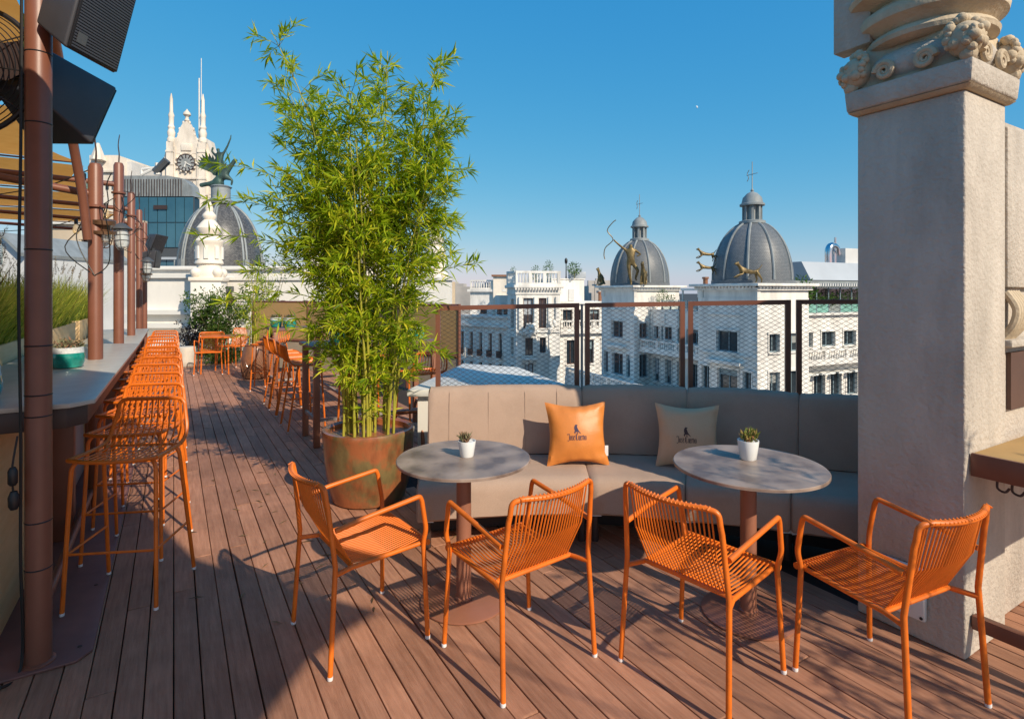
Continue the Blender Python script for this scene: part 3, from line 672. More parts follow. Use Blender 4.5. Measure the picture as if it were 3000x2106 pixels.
# ================================================================ BAMBOO
def bamboo(name, label, x, y, zr, culms, seed, leafsc=1.0, dens=1.0, potspec=None, group=None):
    t = thing(name, label, 'plant', (x,y,0), 0, group); rng = random.Random(seed)
    L = []; tw = MB()
    for (bx, by, tx, ty, tz, bend, z0) in culms:
        base = Vector((bx,by,zr)); tip = Vector((tx,ty,tz)); n = 14; pts = []; cp = []; cr_ = []
        for i in range(n+1):
            a = i/n; e = a**bend; pts.append(Vector((bx+(tx-bx)*e, by+(ty-by)*e, zr+(tz-zr)*a)) + Vector((math.sin(a*9+bx*40),math.cos(a*8+by*30),0))*.006)
        h = tz-zr; r0 = .0055 + .0022*h
        nn = max(6,int(h/.17))
        for j in range(nn):
            for da, kr in ((.0,1.32),(.10,1.0),(.5,.97),(.9,1.0)):
                a = (j+da)/nn; i = min(int(a*n), n-1); cp.append(pts[i].lerp(pts[i+1], a*n-i)); cr_.append(r0*(1-.78*a)*kr)
        MB().tube(cp+[pts[-1]], cr_+[r0*.2], 7).build('culm', M_['culm'], t, True)
        z = z0
        while z < tz-.03:
            a = (z-zr)/(tz-zr); i = min(int(a*n), n-1); p = pts[i].lerp(pts[i+1], a*n-i); ax = (pts[i+1]-pts[i]).normalized()
            low = dens >= 1 and z < 1.7
            for b_ in range((rng.choice([1,1,2]) if low else rng.choice([2,3,4])) if dens >= 1 else 2):
                if rng.random() > dens: continue
                out = rv(rng); ln = rng.uniform(.14,.46)*(1-.5*max(0,a-.45)/.55)*leafsc*(.72 if low else 1)
                d = (out*rng.uniform(.7,1.05) + ax*rng.uniform(.25,.95)).normalized()
                q = p.copy(); path = [q.copy()]; m = 6
                for k in range(m):
                    d = (d + Vector((0,0,-.07)) + rsph(rng)*.14).normalized(); q = q + d*ln/m; path.append(q.copy())
                    if k >= 1:
                        for _ in range((3 if k < m-1 else 6) if dens >= 1 else (2 if k < m-1 else 4)):
                            ld_ = (d*rng.uniform(.45,1.1) + rsph(rng)*.75 + Vector((0,0,-.12))).normalized()
                            L.append((q.copy(), ld_, (rsph(rng)*.6+Vector((0,0,1))), rng.uniform(.07,.14)*leafsc, rng.uniform(.012,.0185)*leafsc, min(1,max(0,rng.gauss(.52,.27)))))
                tw.tube([path[0], path[2], path[4], path[6]], [.0026,.002,.0016,.001], 4, caps=False)
            z += rng.uniform(.075,.13)/max(.6,dens)
    tw.build('branches', M_['twig'], t)['kind'] = 'stuff'
    blades('foliage', L, M_['bamboo_leaf'], t)
    return t, len(L)
bx_, by_ = -1.118, 4.40
pot = thing('planter_pot', 'large round planter pot with mottled rust and olive glaze', 'planter', (bx_,by_,.001))
MB().lathe([(.255,0),(.275,.01),(.305,.12),(.328,.28),(.342,.42),(.347,.50),(.352,.525),(.346,.545),(.325,.548),(.306,.535),(.302,.50)], 72).build('pot_body', M_['pot_glaze'], pot, True)
MB().lathe([(.30,.455),(.2,.475),(.05,.485)], 32).build('soil', M_['soil'], pot, True)
cl = []
rng = random.Random(21)
for i in range(17):
    a = rng.uniform(0,6.28); r_ = .21*math.sqrt(rng.random()); bx, by = r_*math.cos(a), r_*math.sin(a)*.9
    tx = bx*2.1 + rng.uniform(-.24,.30); ty = by*1.5 + rng.uniform(-.22,.25); tz = rng.uniform(2.1,3.1)
    cl.append((bx, by, tx*.95, ty, tz, rng.uniform(1.3,2.2), rng.uniform(.85,1.25)))
cl += [(-.12,-.02,-.72,-.10,3.60,2.6,1.1), (-.05,.04,-.62,.0,3.15,2.0,1.0), (.04,0,.14,.05,3.50,1.3,.95), (.0,.08,.05,.1,3.2,1.1,.95), (.14,.03,.52,.12,3.47,1.8,1.0),
       (.16,-.06,.60,-.05,3.0,1.6,.95), (.10,.1,.40,.2,3.15,1.4,.9), (-.15,.06,-.30,.1,2.95,1.4,.9), (.02,-.12,-.08,-.3,2.9,1.4,.9), (-.18,-.03,-.72,-.12,2.45,1.9,1.0), (.18,.0,.50,.1,2.5,1.3,.9)]
big, nl = bamboo('bamboo_plant', 'tall bright green bamboo growing from the mottled glazed pot', bx_, by_, .48, cl, 11)
# long lower side sprays reaching out of the clump
L = []; tw = MB(); rng = random.Random(31)
for (p0, p1) in (((-.2,-.1,2.2),(-1.12,-.25,2.55)),((-.2,-.1,2.0),(-1.15,-.2,2.28)),((-.15,-.1,1.75),(-1.22,-.2,2.02)),((-.15,-.1,1.6),(-.85,-.2,1.75)),((-.2,-.05,1.5),(-1.05,-.15,1.52)),((.2,-.05,1.45),(.85,-.1,1.82)),((.2,0,2.3),(.78,0,2.55)),((-.2,-.1,1.3),(-.75,-.2,1.32)),((.2,-.1,1.2),(.62,-.2,1.12))):
    p0, p1 = Vector(p0), Vector(p1); mid = p0.lerp(p1,.55) + Vector((0,0,.09)); path = smoothpath([p0, mid, p1], 9); tw.tube(path, .002, 4)
    d = (p1-p0).normalized()
    for i, q in enumerate(path):
        if i < 3: continue
        for _ in range(7 if i % 3 == 0 else 3):
            L.append((q, (d*rng.uniform(.3,1)+rsph(rng)*.8+Vector((0,0,-.1))).normalized(), rsph(rng)*.6+Vector((0,0,1)), rng.uniform(.07,.14), rng.uniform(.012,.018), min(1,max(0,rng.gauss(.5,.25)))))
for _ in range(420):     # a few small shoots between the canes above the rim
    a = rng.uniform(0,6.28); q = Vector((.22*math.cos(a)*rng.random(), .22*math.sin(a)*rng.random(), rng.uniform(.62,1.15)))
    L.append((q, (rv(rng)+Vector((0,0,rng.uniform(-.2,.9)))).normalized(), rsph(rng), rng.uniform(.06,.13), rng.uniform(.011,.018), rng.random()))
tw.build('side_branches', M_['twig'], big)['kind'] = 'stuff'; blades('side_foliage', L, M_['bamboo_leaf'], big)
# potted bamboo out of view on the right: its leaves dapple the deck and the near table
pb = thing('planter_pot', 'plain terracotta planter pot beside the drinks ledge', 'planter', (2.95,.62,.001))
MB().lathe([(.2,0),(.26,.30),(.28,.42),(.26,.43),(.245,.38)], 32).build('pot_body', M_['terracotta'], pb, True)
MB().lathe([(.245,.36),(.05,.38)], 20).build('soil', M_['soil'], pb, True)
rng = random.Random(8); cl2 = []
for i in range(8):
    a = rng.uniform(0,6.28); cl2.append((.12*math.cos(a), .12*math.sin(a), .55*math.cos(a)+rng.uniform(-.1,.1), .55*math.sin(a)+rng.uniform(-.1,.1), rng.uniform(1.7,2.75), 1.5, .9))
bamboo('bamboo_plant', 'loose bamboo in a terracotta pot beside the drinks ledge', 2.95, .62, .37, cl2, 12, 1.0, .5)

# ================================================================ BAR COUNTER (left)
bar = thing('bar_counter', 'long bar counter with grey stone top and tan wood panels below', 'counter', (0,0,0), TA)
poly = [(-1.0,3.2),(-.40,3.19),(-.315,3.27),(-.285,6.55),(-.60,6.72),(-1.0,6.72)]
MB().prism(poly, 1.078, 1.10).build('counter_top', M_['counter'], bar, bevel=.003)
MB().prism([(-.97,3.225),(-.415,3.215),(-.345,3.29),(-.315,6.53),(-.62,6.68),(-.97,6.68)], .985, 1.0765).build('apron', M_['dark_steel'], bar, bevel=.003)
for i, (ua, ub, mm) in enumerate(((3.22,3.9,'tan_panel'),(3.905,4.6,'tan_panel'),(4.605,5.3,'tan_panel'),(5.305,6.25,'grey_panel'),(6.255,6.65,'tan_panel'))):
    MB().box(-.70,-.685,ua,ub,.014,.983).build('panel', M_[mm], bar, bevel=.003)
for u in (4.55,6.30): MB().box(-.683,-.55,u,u+.09,.014,.983).build('post', M_['brown_steel'], bar, bevel=.003)
MB().box(-.97,-.705,3.25,6.65,.014,.983).build('carcass', M_['dark_steel'], bar)
MB().box(-.97,-.705,3.225,3.245,.014,.983).build('end_panel', M_['tan_panel'], bar, bevel=.003)
MB().tube([(-.52,3.25,.135),(-.52,6.6,.135)], .021, 12).build('foot_rail', M_['brown_steel'], bar, True)
for u in (3.5,5.0,6.4): MB().box(-.53,-.51,u,u+.02,.013,.12).build('rail_foot', M_['brown_steel'], bar)
pl = thing('floor_plate', 'brown steel plate bolted to the deck under the bar stools', 'plate', (0,0,0), TA)
MB().prism([(-.84,3.04),(-.36,3.05),(-.308,3.11),(-.308,11.2),(-.84,11.2)], .001, .012).build('sheet', M_['brown_plate'], pl, bevel=.002)
for i in range(9):
    for vv in (-.36,-.78): MB().lathe([(.009,.0125),(.008,.0155),(.003,.017)], 10, (vv,3.16+i*.62,0)).build('bolt', M_['dark_steel'], pl, True)
b2 = thing('bar_counter', 'second bar counter beyond the gap, thin grey top on brown legs', 'counter', (0,0,0), TA)
MB().prism([(-.95,7.05),(-.34,7.05),(-.34,10.9),(-.95,10.9)], .985, 1.005).build('counter_top', M_['counter'], b2, bevel=.003)
MB().box(-.92,-.37,7.08,10.87,.91,.984).build('apron', M_['dark_steel'], b2)
for u in (7.1,8.3,9.5,10.75): MB().box(-.8,-.40,u,u+.06,.014,.909).build('leg', M_['brown_steel'], b2)
for i in range(6): MB().box(-.84,-.82,7.18+i*.6,7.76+i*.6,.014,.908).build('panel', M_['tan_panel'], b2, bevel=.003)

# planters with grasses behind the bar
def grass_clump(t, cx, cy, cz, lx, ly, seed, n=900, h=.62, plumes=26, yellow=0):
    rng = random.Random(seed); L = []; PL = []
    def strip(vs, fs, rn, p, d, ln, wd, bend, r):
        s = d.cross(Vector((0,0,1))); s = s.normalized() if s.length > .01 else Vector((1,0,0)); o = len(vs); q = p.copy(); dd = d.copy(); k = 4
        for i in range(k+1):
            w_ = wd*(1-i/k)*.5+.0004; vs += [tuple(q-s*w_), tuple(q+s*w_)]
            dd = (dd + bend*(.25)).normalized(); q = q + dd*ln/k
        for i in range(k): fs.append((o+2*i,o+2*i+1,o+2*i+3,o+2*i+2)); rn.append(r)
    vs, fs, rn = [], [], []
    for _ in range(n):
        p = Vector((cx+rng.uniform(-.5,.5)*lx, cy+rng.uniform(-.5,.5)*ly, cz)); o_ = rv(rng)
        strip(vs, fs, rn, p, (Vector((0,0,1))+o_*rng.uniform(.1,.55)).normalized(), h*rng.uniform(.55,1.1), rng.uniform(.008,.015), o_*rng.uniform(.1,.9)+Vector((0,0,-.25)), min(1,max(0,rng.gauss(.45+yellow,.25))))
    me = bpy.data.meshes.new('grass'); me.from_pydata(vs, [], fs); me.materials.append(M_['grass_leaf'])
    me.attributes.new('rnd','FLOAT','FACE').data.foreach_set('value', rn); ob('grass_blades', me, t)['kind'] = 'stuff'
    for _ in range(plumes):
        p = Vector((cx+rng.uniform(-.5,.5)*lx, cy+rng.uniform(-.5,.5)*ly, cz)); d = (Vector((0,0,1))+rv(rng)*rng.uniform(.15,.65)).normalized()
        q = p + d*h*rng.uniform(.85,1.25); PL += [(p, d, rsph(rng), (q-p).length, .004, .3)]
        for k in range(46):
            a = rng.random(); c = q + d*a*.13
            PL.append((c, (rsph(rng)*.8+d*.9).normalized(), rsph(rng), .028*(1-.5*a), .0035, rng.random()))
    blades('seed_plumes', PL, M_['plume'], t)
for i, (ua, ub, n, lab, yl) in enumerate(((2.9,4.45,3600,'long tan planter box of plumed grass behind the near end of the bar',0),(4.75,6.2,3600,'tan planter box of yellow-green grass behind the bar and the second brown pole',.22),(6.9,8.7,2600,'tan planter box of grass behind the gap between the two bars',.12),(9.1,10.8,1500,'tan planter box of grass behind the second bar counter',.1))):
    t = thing('planter_box', lab, 'planter', (0,0,0), TA)
    for nm, q in (('front_board',(-1.06,-1.035,ua,ub)),('rear_board',(-1.5,-1.475,ua,ub)),('end_board',(-1.4745,-1.0605,ua,ua+.025)),('end_board',(-1.4745,-1.0605,ub-.025,ub))):
        MB().box(q[0],q[1],q[2],q[3],0,1.225).build(nm, M_['tan_panel'], t, bevel=.003)
    MB().box(-1.474,-1.061,ua+.026,ub-.026,.9,1.17).build('soil', M_['soil'], t)
    grass_clump(t, -1.26, (ua+ub)/2, 1.165, .38, (ub-ua)*.9, 40+i, n, .66, 26, yl)
def glazed_bowl(name, lab, loc, r, h, seed, group):
    t = thing(name, lab, 'potted plant', loc, 0, group); rng = random.Random(seed)
    MB().lathe([(r*.72,0),(r*.88,.006),(r*1.0,h*.3),(r*1.02,h*.55),(r*.97,h*.725)], 36).build('pot', M_['teal'], t, True)
    MB().lathe([(r*.972,h*.728),(r*.945,h*.9),(r*.95,h),(r*.86,h),(r*.85,h*.9)], 36).build('rim', M_['rim_white'], t, True)
    MB().lathe([(r*.85,h*.86),(r*.1,h*.88)], 20).build('soil', M_['soil'], t, True)
    L = []
    for c in range(14):
        ctr = Vector((rng.uniform(-1,1)*r*.7, rng.uniform(-1,1)*r*.7, h*.88))
        for k in range(14): L.append((ctr+Vector((0,0,rng.uniform(0,.05))), (rv(rng)+Vector((0,0,rng.uniform(.2,1.4)))).normalized(), rsph(rng), rng.uniform(.025,.05), rng.uniform(.010,.017), rng.random()))
    blades('leaves', L, M_['succulent'], t, None)
    return t
gb = 'teal glazed bowls with white rims'
x, y = T(4.70,-.60); glazed_bowl('potted_plant','teal glazed bowl with white rim on the sunlit bar counter',(x,y,1.1005),.092,.135,3,gb)
x, y = T(3.42,-.80); glazed_bowl('potted_plant','teal glazed bowl in shade behind the near brown pole on the bar',(x,y,1.1005),.125,.16,4,gb)

# ================================================================ POLES, ARCH, CANOPIES
pole_labels = ['thick brown steel pole rising from the deck plate, carrying the fan and two speakers','brown steel pole standing through the bar counter beside the teal bowl','brown steel pole behind the far end of the first bar counter','brown steel pole in the gap between the two bar counters','brown steel pole standing at the second bar counter with lamps','last brown steel pole of the row beside the small speakers']
ptop = [4.2, 2.52, 2.93, 2.93, 2.95, 2.95]
for k in range(6):
    u = 3.12 + 2.06*k; vv = -.497; x, y = T(u, vv)
    zb = .0125
    t = thing('steel_pole', pole_labels[k], 'pole', (x,y,0), TA, 'brown steel canopy poles')
    MB().lathe([(.047,zb),(.047,ptop[k]),(.035,ptop[k]+.03)], 28).build('tube', M_['brown_steel'], t, True)
    MB().lathe([(.06,zb+.001),(.06,zb+.006),(.05,zb+.012)], 28).build('base_ring', M_['brown_steel'], t, True)
    if k == 0:
        for z in (.42,.62,1.07,1.16,1.37,1.78,2.32,2.62,2.86): MB().lathe([(.0475,z-.003),(.0492,z),(.0475,z+.003)], 24).build('cable_tie', M_['black'], t, True)
        MB().tube(smoothpath([(-.052,-.02,2.9),(-.055,-.02,2.2),(-.06,-.03,1.6),(-.054,-.025,1.0),(-.056,-.02,.5),(-.052,-.03,.03),(-.12,-.16,.02),(-.35,-.36,.02)],6), .006, 6).build('cable', M_['cable'], t, True)
        MB().tube(smoothpath([(-.06,-.05,1.0),(-.075,-.065,.86),(-.07,-.06,.76)],5), .004, 6).build('plug_lead', M_['cable'], t, True)
        MB().lathe([(.012,.70),(.019,.715),(.02,.75),(.012,.775)], 12, (-.07,-.06,0)).build('plug', M_['black'], t, True)
        MB().lathe([(.01,.80),(.017,.81),(.017,.86),(.01,.875)], 12, (-.073,-.062,0)).build('socket', M_['black'], t, True)
    else:
        MB().tube(smoothpath([(0,0,ptop[k]+.02),(.004,0,ptop[k]+.12),(-.004,.0,ptop[k]+.22),(.008,.0,ptop[k]+.33)],4), [.007]*4+[.006]*4+[.005]*4+[.003], 6).build('spike', M_['dark_steel'], t, True)
        MB().lathe([(.048,ptop[k]-.30),(.066,ptop[k]-.295),(.066,ptop[k]-.28),(.048,ptop[k]-.275)], 24).build('collar', M_['brown_steel'], t, True)
        MB().tube([(0,0,ptop[k]-.20),(-3.6,.02,ptop[k]-.05 if k > 1 else 2.85)], .028, 10).build('cross_tube', M_['brown_steel'], t, True)
        rg = random.Random(k)
        for q in range(3):
            MB().tube(smoothpath([(0,.05,ptop[k]-.25),(rg.uniform(-.15,.15),rg.uniform(-.2,.1),ptop[k]-rg.uniform(.3,.5)),(rg.uniform(-.2,.2),rg.uniform(-.1,.1),ptop[k]-rg.uniform(.5,.7)),(0,-.05,ptop[k]-.8)],6), .004, 5).build('cable', M_['cable'], t, True)
# arched rib between the first two poles
ax, ay = T(5.18,-.50)
ar = thing('arched_rib', 'curved brown steel rib springing from the second pole up over the speakers', 'rib', (0,0,0), TA)
MB().tube(smoothpath([(-.535,5.10,1.98),(-.56,5.04,2.3),(-.60,4.86,2.68),(-.62,4.5,3.05),(-.62,4.05,3.32),(-.60,3.5,3.5),(-.55,3.18,3.55)],6), .03, 10).build('tube', M_['brown_steel'], ar, True)
# canvas canopies: strips between the cross tubes
for k, (ua, ub, zc) in enumerate(((2.2,5.06,2.93),(5.26,7.16,2.91),(7.34,9.22,2.91),(9.42,11.3,2.9),(11.5,13.3,2.9))):
    lab = ['tan canvas canopy strip above the fan','tan canvas canopy strip behind the second pole','tan canvas canopy strip hung with bulbs behind the third pole','tan canvas canopy strip behind the fourth pole','farthest tan canvas canopy strip of the roof row'][k]
    t = thing('canvas_canopy', lab, 'canopy', (0,0,0), TA, 'tan canvas canopy strips'); V, fs = [], []; na, nb_ = 10, 10
    for i in range(na+1):
        for j in range(nb_+1):
            a, b = i/na, j/nb_; vv = -(.575 if k == 0 else .80)-4.2*a; uu = ua+(ub-ua)*b
            if i == 0: vv -= (.03 if k == 0 else .20)*(1-(2*b-1)**2)
            V.append((vv, uu, zc - .07*math.sin(math.pi*b)*math.sin(math.pi*min(1,a+.1)) + .02*math.sin(7*a)))
    for i in range(na):
        for j in range(nb_): fs.append((i*(nb_+1)+j,(i+1)*(nb_+1)+j,(i+1)*(nb_+1)+j+1,i*(nb_+1)+j+1))
    MB().add(V, fs).build('canvas', M_['canvas'], t, True)
    MB().tube([(-.8,ub+.012,zc),(-5.0,ub+.012,zc+.02)], .009, 6).build('hem_rod', M_['brown_steel'], t, True)
# light strings
def light_string(lab, pts, nbulb, seed):
    t = thing('string_lights', lab, 'string lights', (0,0,0), TA, 'bulb strings under the canopies'); rng = random.Random(seed)
    path = smoothpath(pts, 8); MB().tube(path, .0045, 5).build('cable', M_['cable'], t, True)
    for i in range(nbulb):
        p = path[int((i+.5)/nbulb*(len(path)-1))]
        MB().lathe([(.014,-.005),(.018,-.015),(.018,-.055),(.013,-.06)], 12, p).build('socket', M_['black'], t, True)
        bu = MB().lathe([(.012,-.061),(.026,-.085),(.032,-.115),(.03,-.145),(.018,-.165),(.004,-.172)], 14, p).build('bulb', M_['bulb_glass'], t, True)
        MB().tube([p+Vector((0,0,-.07)), p+Vector((.008,0,-.10)), p+Vector((-.008,0,-.125)), p+Vector((0,0,-.14))], .0025, 4).build('filament', M_['copper'], bu)
light_string('string of clear bulbs sagging between the second and third pole', [(-.52,5.22,2.52),(-.9,5.6,2.40),(-1.6,6.3,2.36),(-2.6,7.4,2.5)], 5, 1)
light_string('string of clear bulbs sagging left of the near pole', [(-1.1,4.2,2.62),(-1.3,4.9,2.42),(-1.6,5.5,2.36),(-2.2,6.4,2.5)], 4, 2)
light_string('string of clear bulbs behind the third pole', [(-.52,7.24,2.6),(-1.1,8.0,2.35),(-2.0,9.0,2.32),(-3.0,10.0,2.5)], 6, 3)

# ---------------------------------------------------------------- fan on the near pole
fx, fy, fz = -2.345, 2.40, 2.545
fan = thing('cage_fan', 'black wire cage fan mounted on the near brown pole', 'fan', (fx,fy,fz)); fan.rotation_euler = (R(-6),0,R(8))
bk = M_['black']; rF = .295
def circ(r, y): return [(r*math.cos(2*math.pi*k/48), y, r*math.sin(2*math.pi*k/48)) for k in range(48)]
MB().tube(circ(rF,0), .011, 8, True).build('rim', bk, fan, True)
for k in range(14):
    r_ = rF*(1-(k+1)/16); yy = -.055*(1-(r_/rF)**2)
    MB().tube(circ(r_, yy), .0024, 5, True).build('ring_wire', bk, fan, True)
for k in range(10):
    a = 2*math.pi*k/10; MB().tube([(math.cos(a)*rF*q, -.058*(1-q*q), math.sin(a)*rF*q) for q in (.12,.4,.7,1)], .003, 5).build('spoke', bk, fan, True)
    MB().tube([(math.cos(a)*rF*q, .09*(1-q*q), math.sin(a)*rF*q) for q in (.12,.4,.7,1)], .003, 5).build('rear_spoke', bk, fan, True)
MB().lathe([(.04,-.065),(.045,-.05),(.045,.0)], 20, M=Matrix.Rotation(R(-90),4,'X')).build('hub', bk, fan, True)
MB().lathe([(.03,.03),(.07,.05),(.075,.16),(.05,.2)], 20, M=Matrix.Rotation(R(-90),4,'X')).build('motor', bk, fan, True)
for k in range(3):
    a = 2*math.pi*k/3+.4; ca, sa = math.cos(a), math.sin(a); q = lambda r_, w_, yy: (ca*r_-sa*w_, yy, sa*r_+ca*w_)
    MB().add([q(.03,-.02,.02),q(.13,-.08,.035),q(.25,-.06,.03),q(.255,.05,.0),q(.12,.07,-.01),q(.03,.02,.0)], [(0,1,2,3,4,5)]).build('blade', M_['dark_steel'], fan)
MB().tube([(.0,.16,0),(.14,.17,.0),(.27,.06,.0)], .012, 8).build('arm', bk, fan, True)
# ---------------------------------------------------------------- loudspeakers on the near pole
def speaker(lab, c, front, up, w_, h_, d_, parent_group, taper=.55):
    f = Vector(front).normalized(); upv = Vector(up); s = f.cross(upv).normalized(); upv = s.cross(f).normalized()
    Mx = Matrix((( s.x, f.x, upv.x, 0),(s.y, f.y, upv.y, 0),(s.z, f.z, upv.z, 0),(0,0,0,1)))
    t = thing('loudspeaker', lab, 'speaker', c, 0, parent_group); t.rotation_euler = Mx.to_euler()
    w2, h2 = w_/2, h_/2; wb, hb = w2*taper, h2*.72
    MB().hexa([(-wb,-d_,-hb),(wb,-d_,-hb),(w2,0,-h2),(-w2,0,-h2),(-wb,-d_,hb*.8),(wb,-d_,hb*.8),(w2,0,h2),(-w2,0,h2)]).build('cabinet', M_['speaker_black'], t, bevel=.012, seg=3)
    MB().box(-w2+.008,w2-.008,.001,.012,-h2+.008,h2-.008).build('grille', M_['black'], t, bevel=.005)
    gm = MB()
    for i in range(int(h_/.012)):
        z = -h2+.016+i*.012
        if z < h2-.016: gm.box(-w2+.016,w2-.016,.0125,.0145,z,z+.007)
    gm.build('grille_mesh', M_['speaker_black'], t)['kind'] = 'stuff'
    MB().box(w2-.075,w2-.03,.0148,.0165,-h2+.04,-h2+.085).build('badge', M_['lamp_grey'], t)
    MB().box(-.05,.05,-d_-.03,-d_-.001,-hb*.5,hb*.5).build('terminal_plate', M_['lamp_grey'], t, bevel=.004)
    MB().tube([(0,-d_-.02,0),(0,-d_-.10,.02)], .014, 8).build('bracket', M_['brown_steel'], t, True)
    return t
speaker('big black speaker tilted downward above the other on the near pole', P(316,0,2.46), (.97,-.10,-.24), (.24,.02,.96), .27,.56,.17, 'black loudspeakers on the near pole', .92)
speaker('black tapered speaker seen from its side below the other on the near pole', P(222,338,2.84), (.06,.9,-.40), (.03,0,1), .32,.36,.32, 'black loudspeakers on the near pole')
x, y = T(12.6,-.30)
speaker('small black speaker on the last brown pole, facing the walkway', P(466,715,10.6), (.8,-.3,-.35), (.3,0,1), .26,.36,.24, 'small speakers on the last pole')
speaker('small black speaker hung below its twin on the last brown pole', P(462,760,10.6), (.8,.2,-.1), (.1,0,1), .30,.34,.26, 'small speakers on the last pole')
# ---------------------------------------------------------------- caged bulkhead lamps
def lantern(lab, loc, r, kind, tilt=(0,0,0)):
    t = thing('caged_lamp', lab, 'lamp', loc, 0, 'caged bulkhead lamps on the poles'); t.rotation_euler = tilt
    if kind == 0:
        m = M_['lamp_brass']
        MB().lathe([(r*.55,.075),(r*.95,.07),(r*.98,.04),(r*.6,.035)], 28).build('cap', m, t, True)
        MB().lathe([(r*.55,.034),(r*.55,-.005),(r*1.02,-.008),(r*1.05,-.03),(r*.7,-.034)], 28).build('ring', m, t, True)
        MB().lathe([(r*.62,-.035),(r*.62,-.06),(r*.5,-.10),(r*.25,-.125),(r*.02,-.13)], 24).build('glass_dome', M_['jar_glass'], t, True)
        H, g = .14, r*.68
    else:
        m = M_['lamp_grey']
        MB().lathe([(r*.2,.10),(r*.45,.085),(r*1.1,.035),(r*1.12,.028),(r*.6,.025)], 28).build('cap', m, t, True)
        MB().lathe([(r*.62,.024),(r*.66,-.04),(r*.64,-.11),(r*.45,-.15),(r*.05,-.165)], 24).build('glass_jar', M_['jar_glass'], t, True)
        MB().ball((0,0,-.05), r*.34, 10, 8, (1,1,1.6)).build('bulb', M_['pot_white'], t, True)
        H, g = .175, r*.72
    for k in range(4):
        a = math.pi*k/2+.4; MB().tube(smoothpath([(g*math.cos(a),g*math.sin(a),.02),(g*math.cos(a),g*math.sin(a),-H*.55),(g*.6*math.cos(a),g*.6*math.sin(a),-H*.95),(0,0,-H)],4), .0035, 5).build('cage_bar', m, t, True)
    for z in (-.03,-.085): MB().tube([(g*math.cos(2*math.pi*k/24),g*math.sin(2*math.pi*k/24),z) for k in range(24)], .003, 5, True).build('cage_ring', m, t, True)
    MB().tube(smoothpath([(0,0,.07),(.02,.02,.2),(-.02,.06,.33),(0,.08,.42)],5), .004, 5).build('cord', M_['cable'], t, True)
q = P(303,672,4.22); lantern('caged brass bulkhead lamp hanging on the second brown pole', q, .082, 0, (R(8),R(6),0))
q = P(356,682,5.7); lantern('caged grey lamp with glass jar hanging before the third pole', q, .088, 1, (R(-4),R(-6),0))
q = P(432,772,8.9); lantern('caged grey lamp with glass jar on the fifth pole', q, .085, 1)
q = P(428,800,9.0); lantern('caged brass lamp below the grey one on the fifth pole', q, .085, 0)

# ================================================================ HIGH TABLES, FAR TERRACE
def high_table(lab, u0, u1, v0, v1, z=1.045):
    t = thing('high_table', lab, 'table', (0,0,.001), TA, 'brown high tables'); m = M_['table_steel']
    MB().box(v0,v1,u0,u1,z-.035,z).build('table_top', M_['brown_plate'], t, bevel=.003)
    for vv in (v0+.03, v1-.09):
        for uu in (u0+.02, u1-.08): MB().box(vv,vv+.06,uu,uu+.06,0,z-.036).build('leg', m, t, bevel=.003)
        MB().box(vv+.015,vv+.045,u0+.081,u1-.081,.26,.29).build('foot_bar', M_['grey_panel'], t)
    MB().box(v0+.091,v1-.091,u0+.035,u0+.065,.26,.29).build('foot_bar', M_['grey_panel'], t)
    return t
high_table('brown high table right behind the big bamboo', 5.95, 6.62, 1.20, 2.62)
high_table('brown high table with the row of four wire stools', 7.0, 8.85, 1.80, 2.40)
high_table('farthest brown high table with two teal bowls', 9.0, 9.62, 1.25, 2.55)
for (u, vv, z, r_, lab, sd_) in ((6.28,1.55,1.0465,.10,'teal glazed bowl on the high table left of the bamboo stems',11),(6.2,2.42,1.0465,.095,'teal glazed bowl on the high table seen between bamboo stems',12),(9.3,1.55,1.0465,.10,'nearer of the two teal glazed bowls on the farthest high table',13),(9.5,1.38,1.0465,.085,'smaller teal glazed bowl on the farthest high table',14)):
    x, y = T(u, vv); glazed_bowl('potted_plant', lab, (x,y,z), r_, .15, sd_, gb)
q = P(547,1073,12.1); t = thing('ottoman', 'off-white upholstered cylinder ottoman at the end of the stool row', 'ottoman', (q.x,q.y,.001))
MB().lathe([(.16,0),(.178,.02),(.18,.10),(.18,.36),(.172,.415),(.15,.425)], 36).build('cushion', M_['ottoman'], t, True); MB().lathe([(.1805,.095),(.1825,.10),(.1805,.105)], 36).build('piping', M_['ottoman'], t, True)
# orange chair and small table far along the walk
q = P(585,1097,10.9)
t = dup(ch, (q.x+.12,q.y+.15,.001), R(200), 'orange cord armchair far along the walk beside the tall terracotta jar', 'orange cord armchairs at the round tables')
q = P(650,1090,11.2); tb = thing('bistro_table', 'small square orange metal bistro table by the far shrubs', 'table', (q.x,q.y,.001))
MB().box(-.3,.3,-.3,.3,.70,.73).build('table_top', M_['orange'], tb, bevel=.004)
for a in (-1,1):
    for b in (-1,1): MB().tube([(a*.27,b*.27,0),(a*.25,b*.25,.699)], .014, 8).build('leg', M_['orange'], tb, True)
q = P(648,1075,11.9); dup(ch, (q.x+.1,q.y+.35,.001), R(165), 'orange cord armchair at the small bistro table among the far shrubs', 'orange cord armchairs at the round tables')
q = P(748,1108,10.45); jar = thing('terracotta_jar', 'tall swollen terracotta jar with net relief, holding thin bamboo', 'jar', (q.x,q.y,.001))
MB().lathe([(.15,0),(.2,.02),(.235,.2),(.24,.36),(.21,.52),(.175,.60),(.185,.62),(.165,.625),(.155,.57)], 40).build('jar_body', M_['terracotta'], jar, True)
for k in range(10):
    a0 = 2*math.pi*k/10
    for s in (-1,1): MB().tube([((.20+.043*math.sin(math.pi*min(1,i/8*.9+.1)))*math.cos(a0+s*i*.12), (.20+.043*math.sin(math.pi*min(1,i/8*.9+.1)))*math.sin(a0+s*i*.12), .03+.055*i) for i in range(9)], .008, 5).build('relief_cord', M_['terracotta'], jar, True)
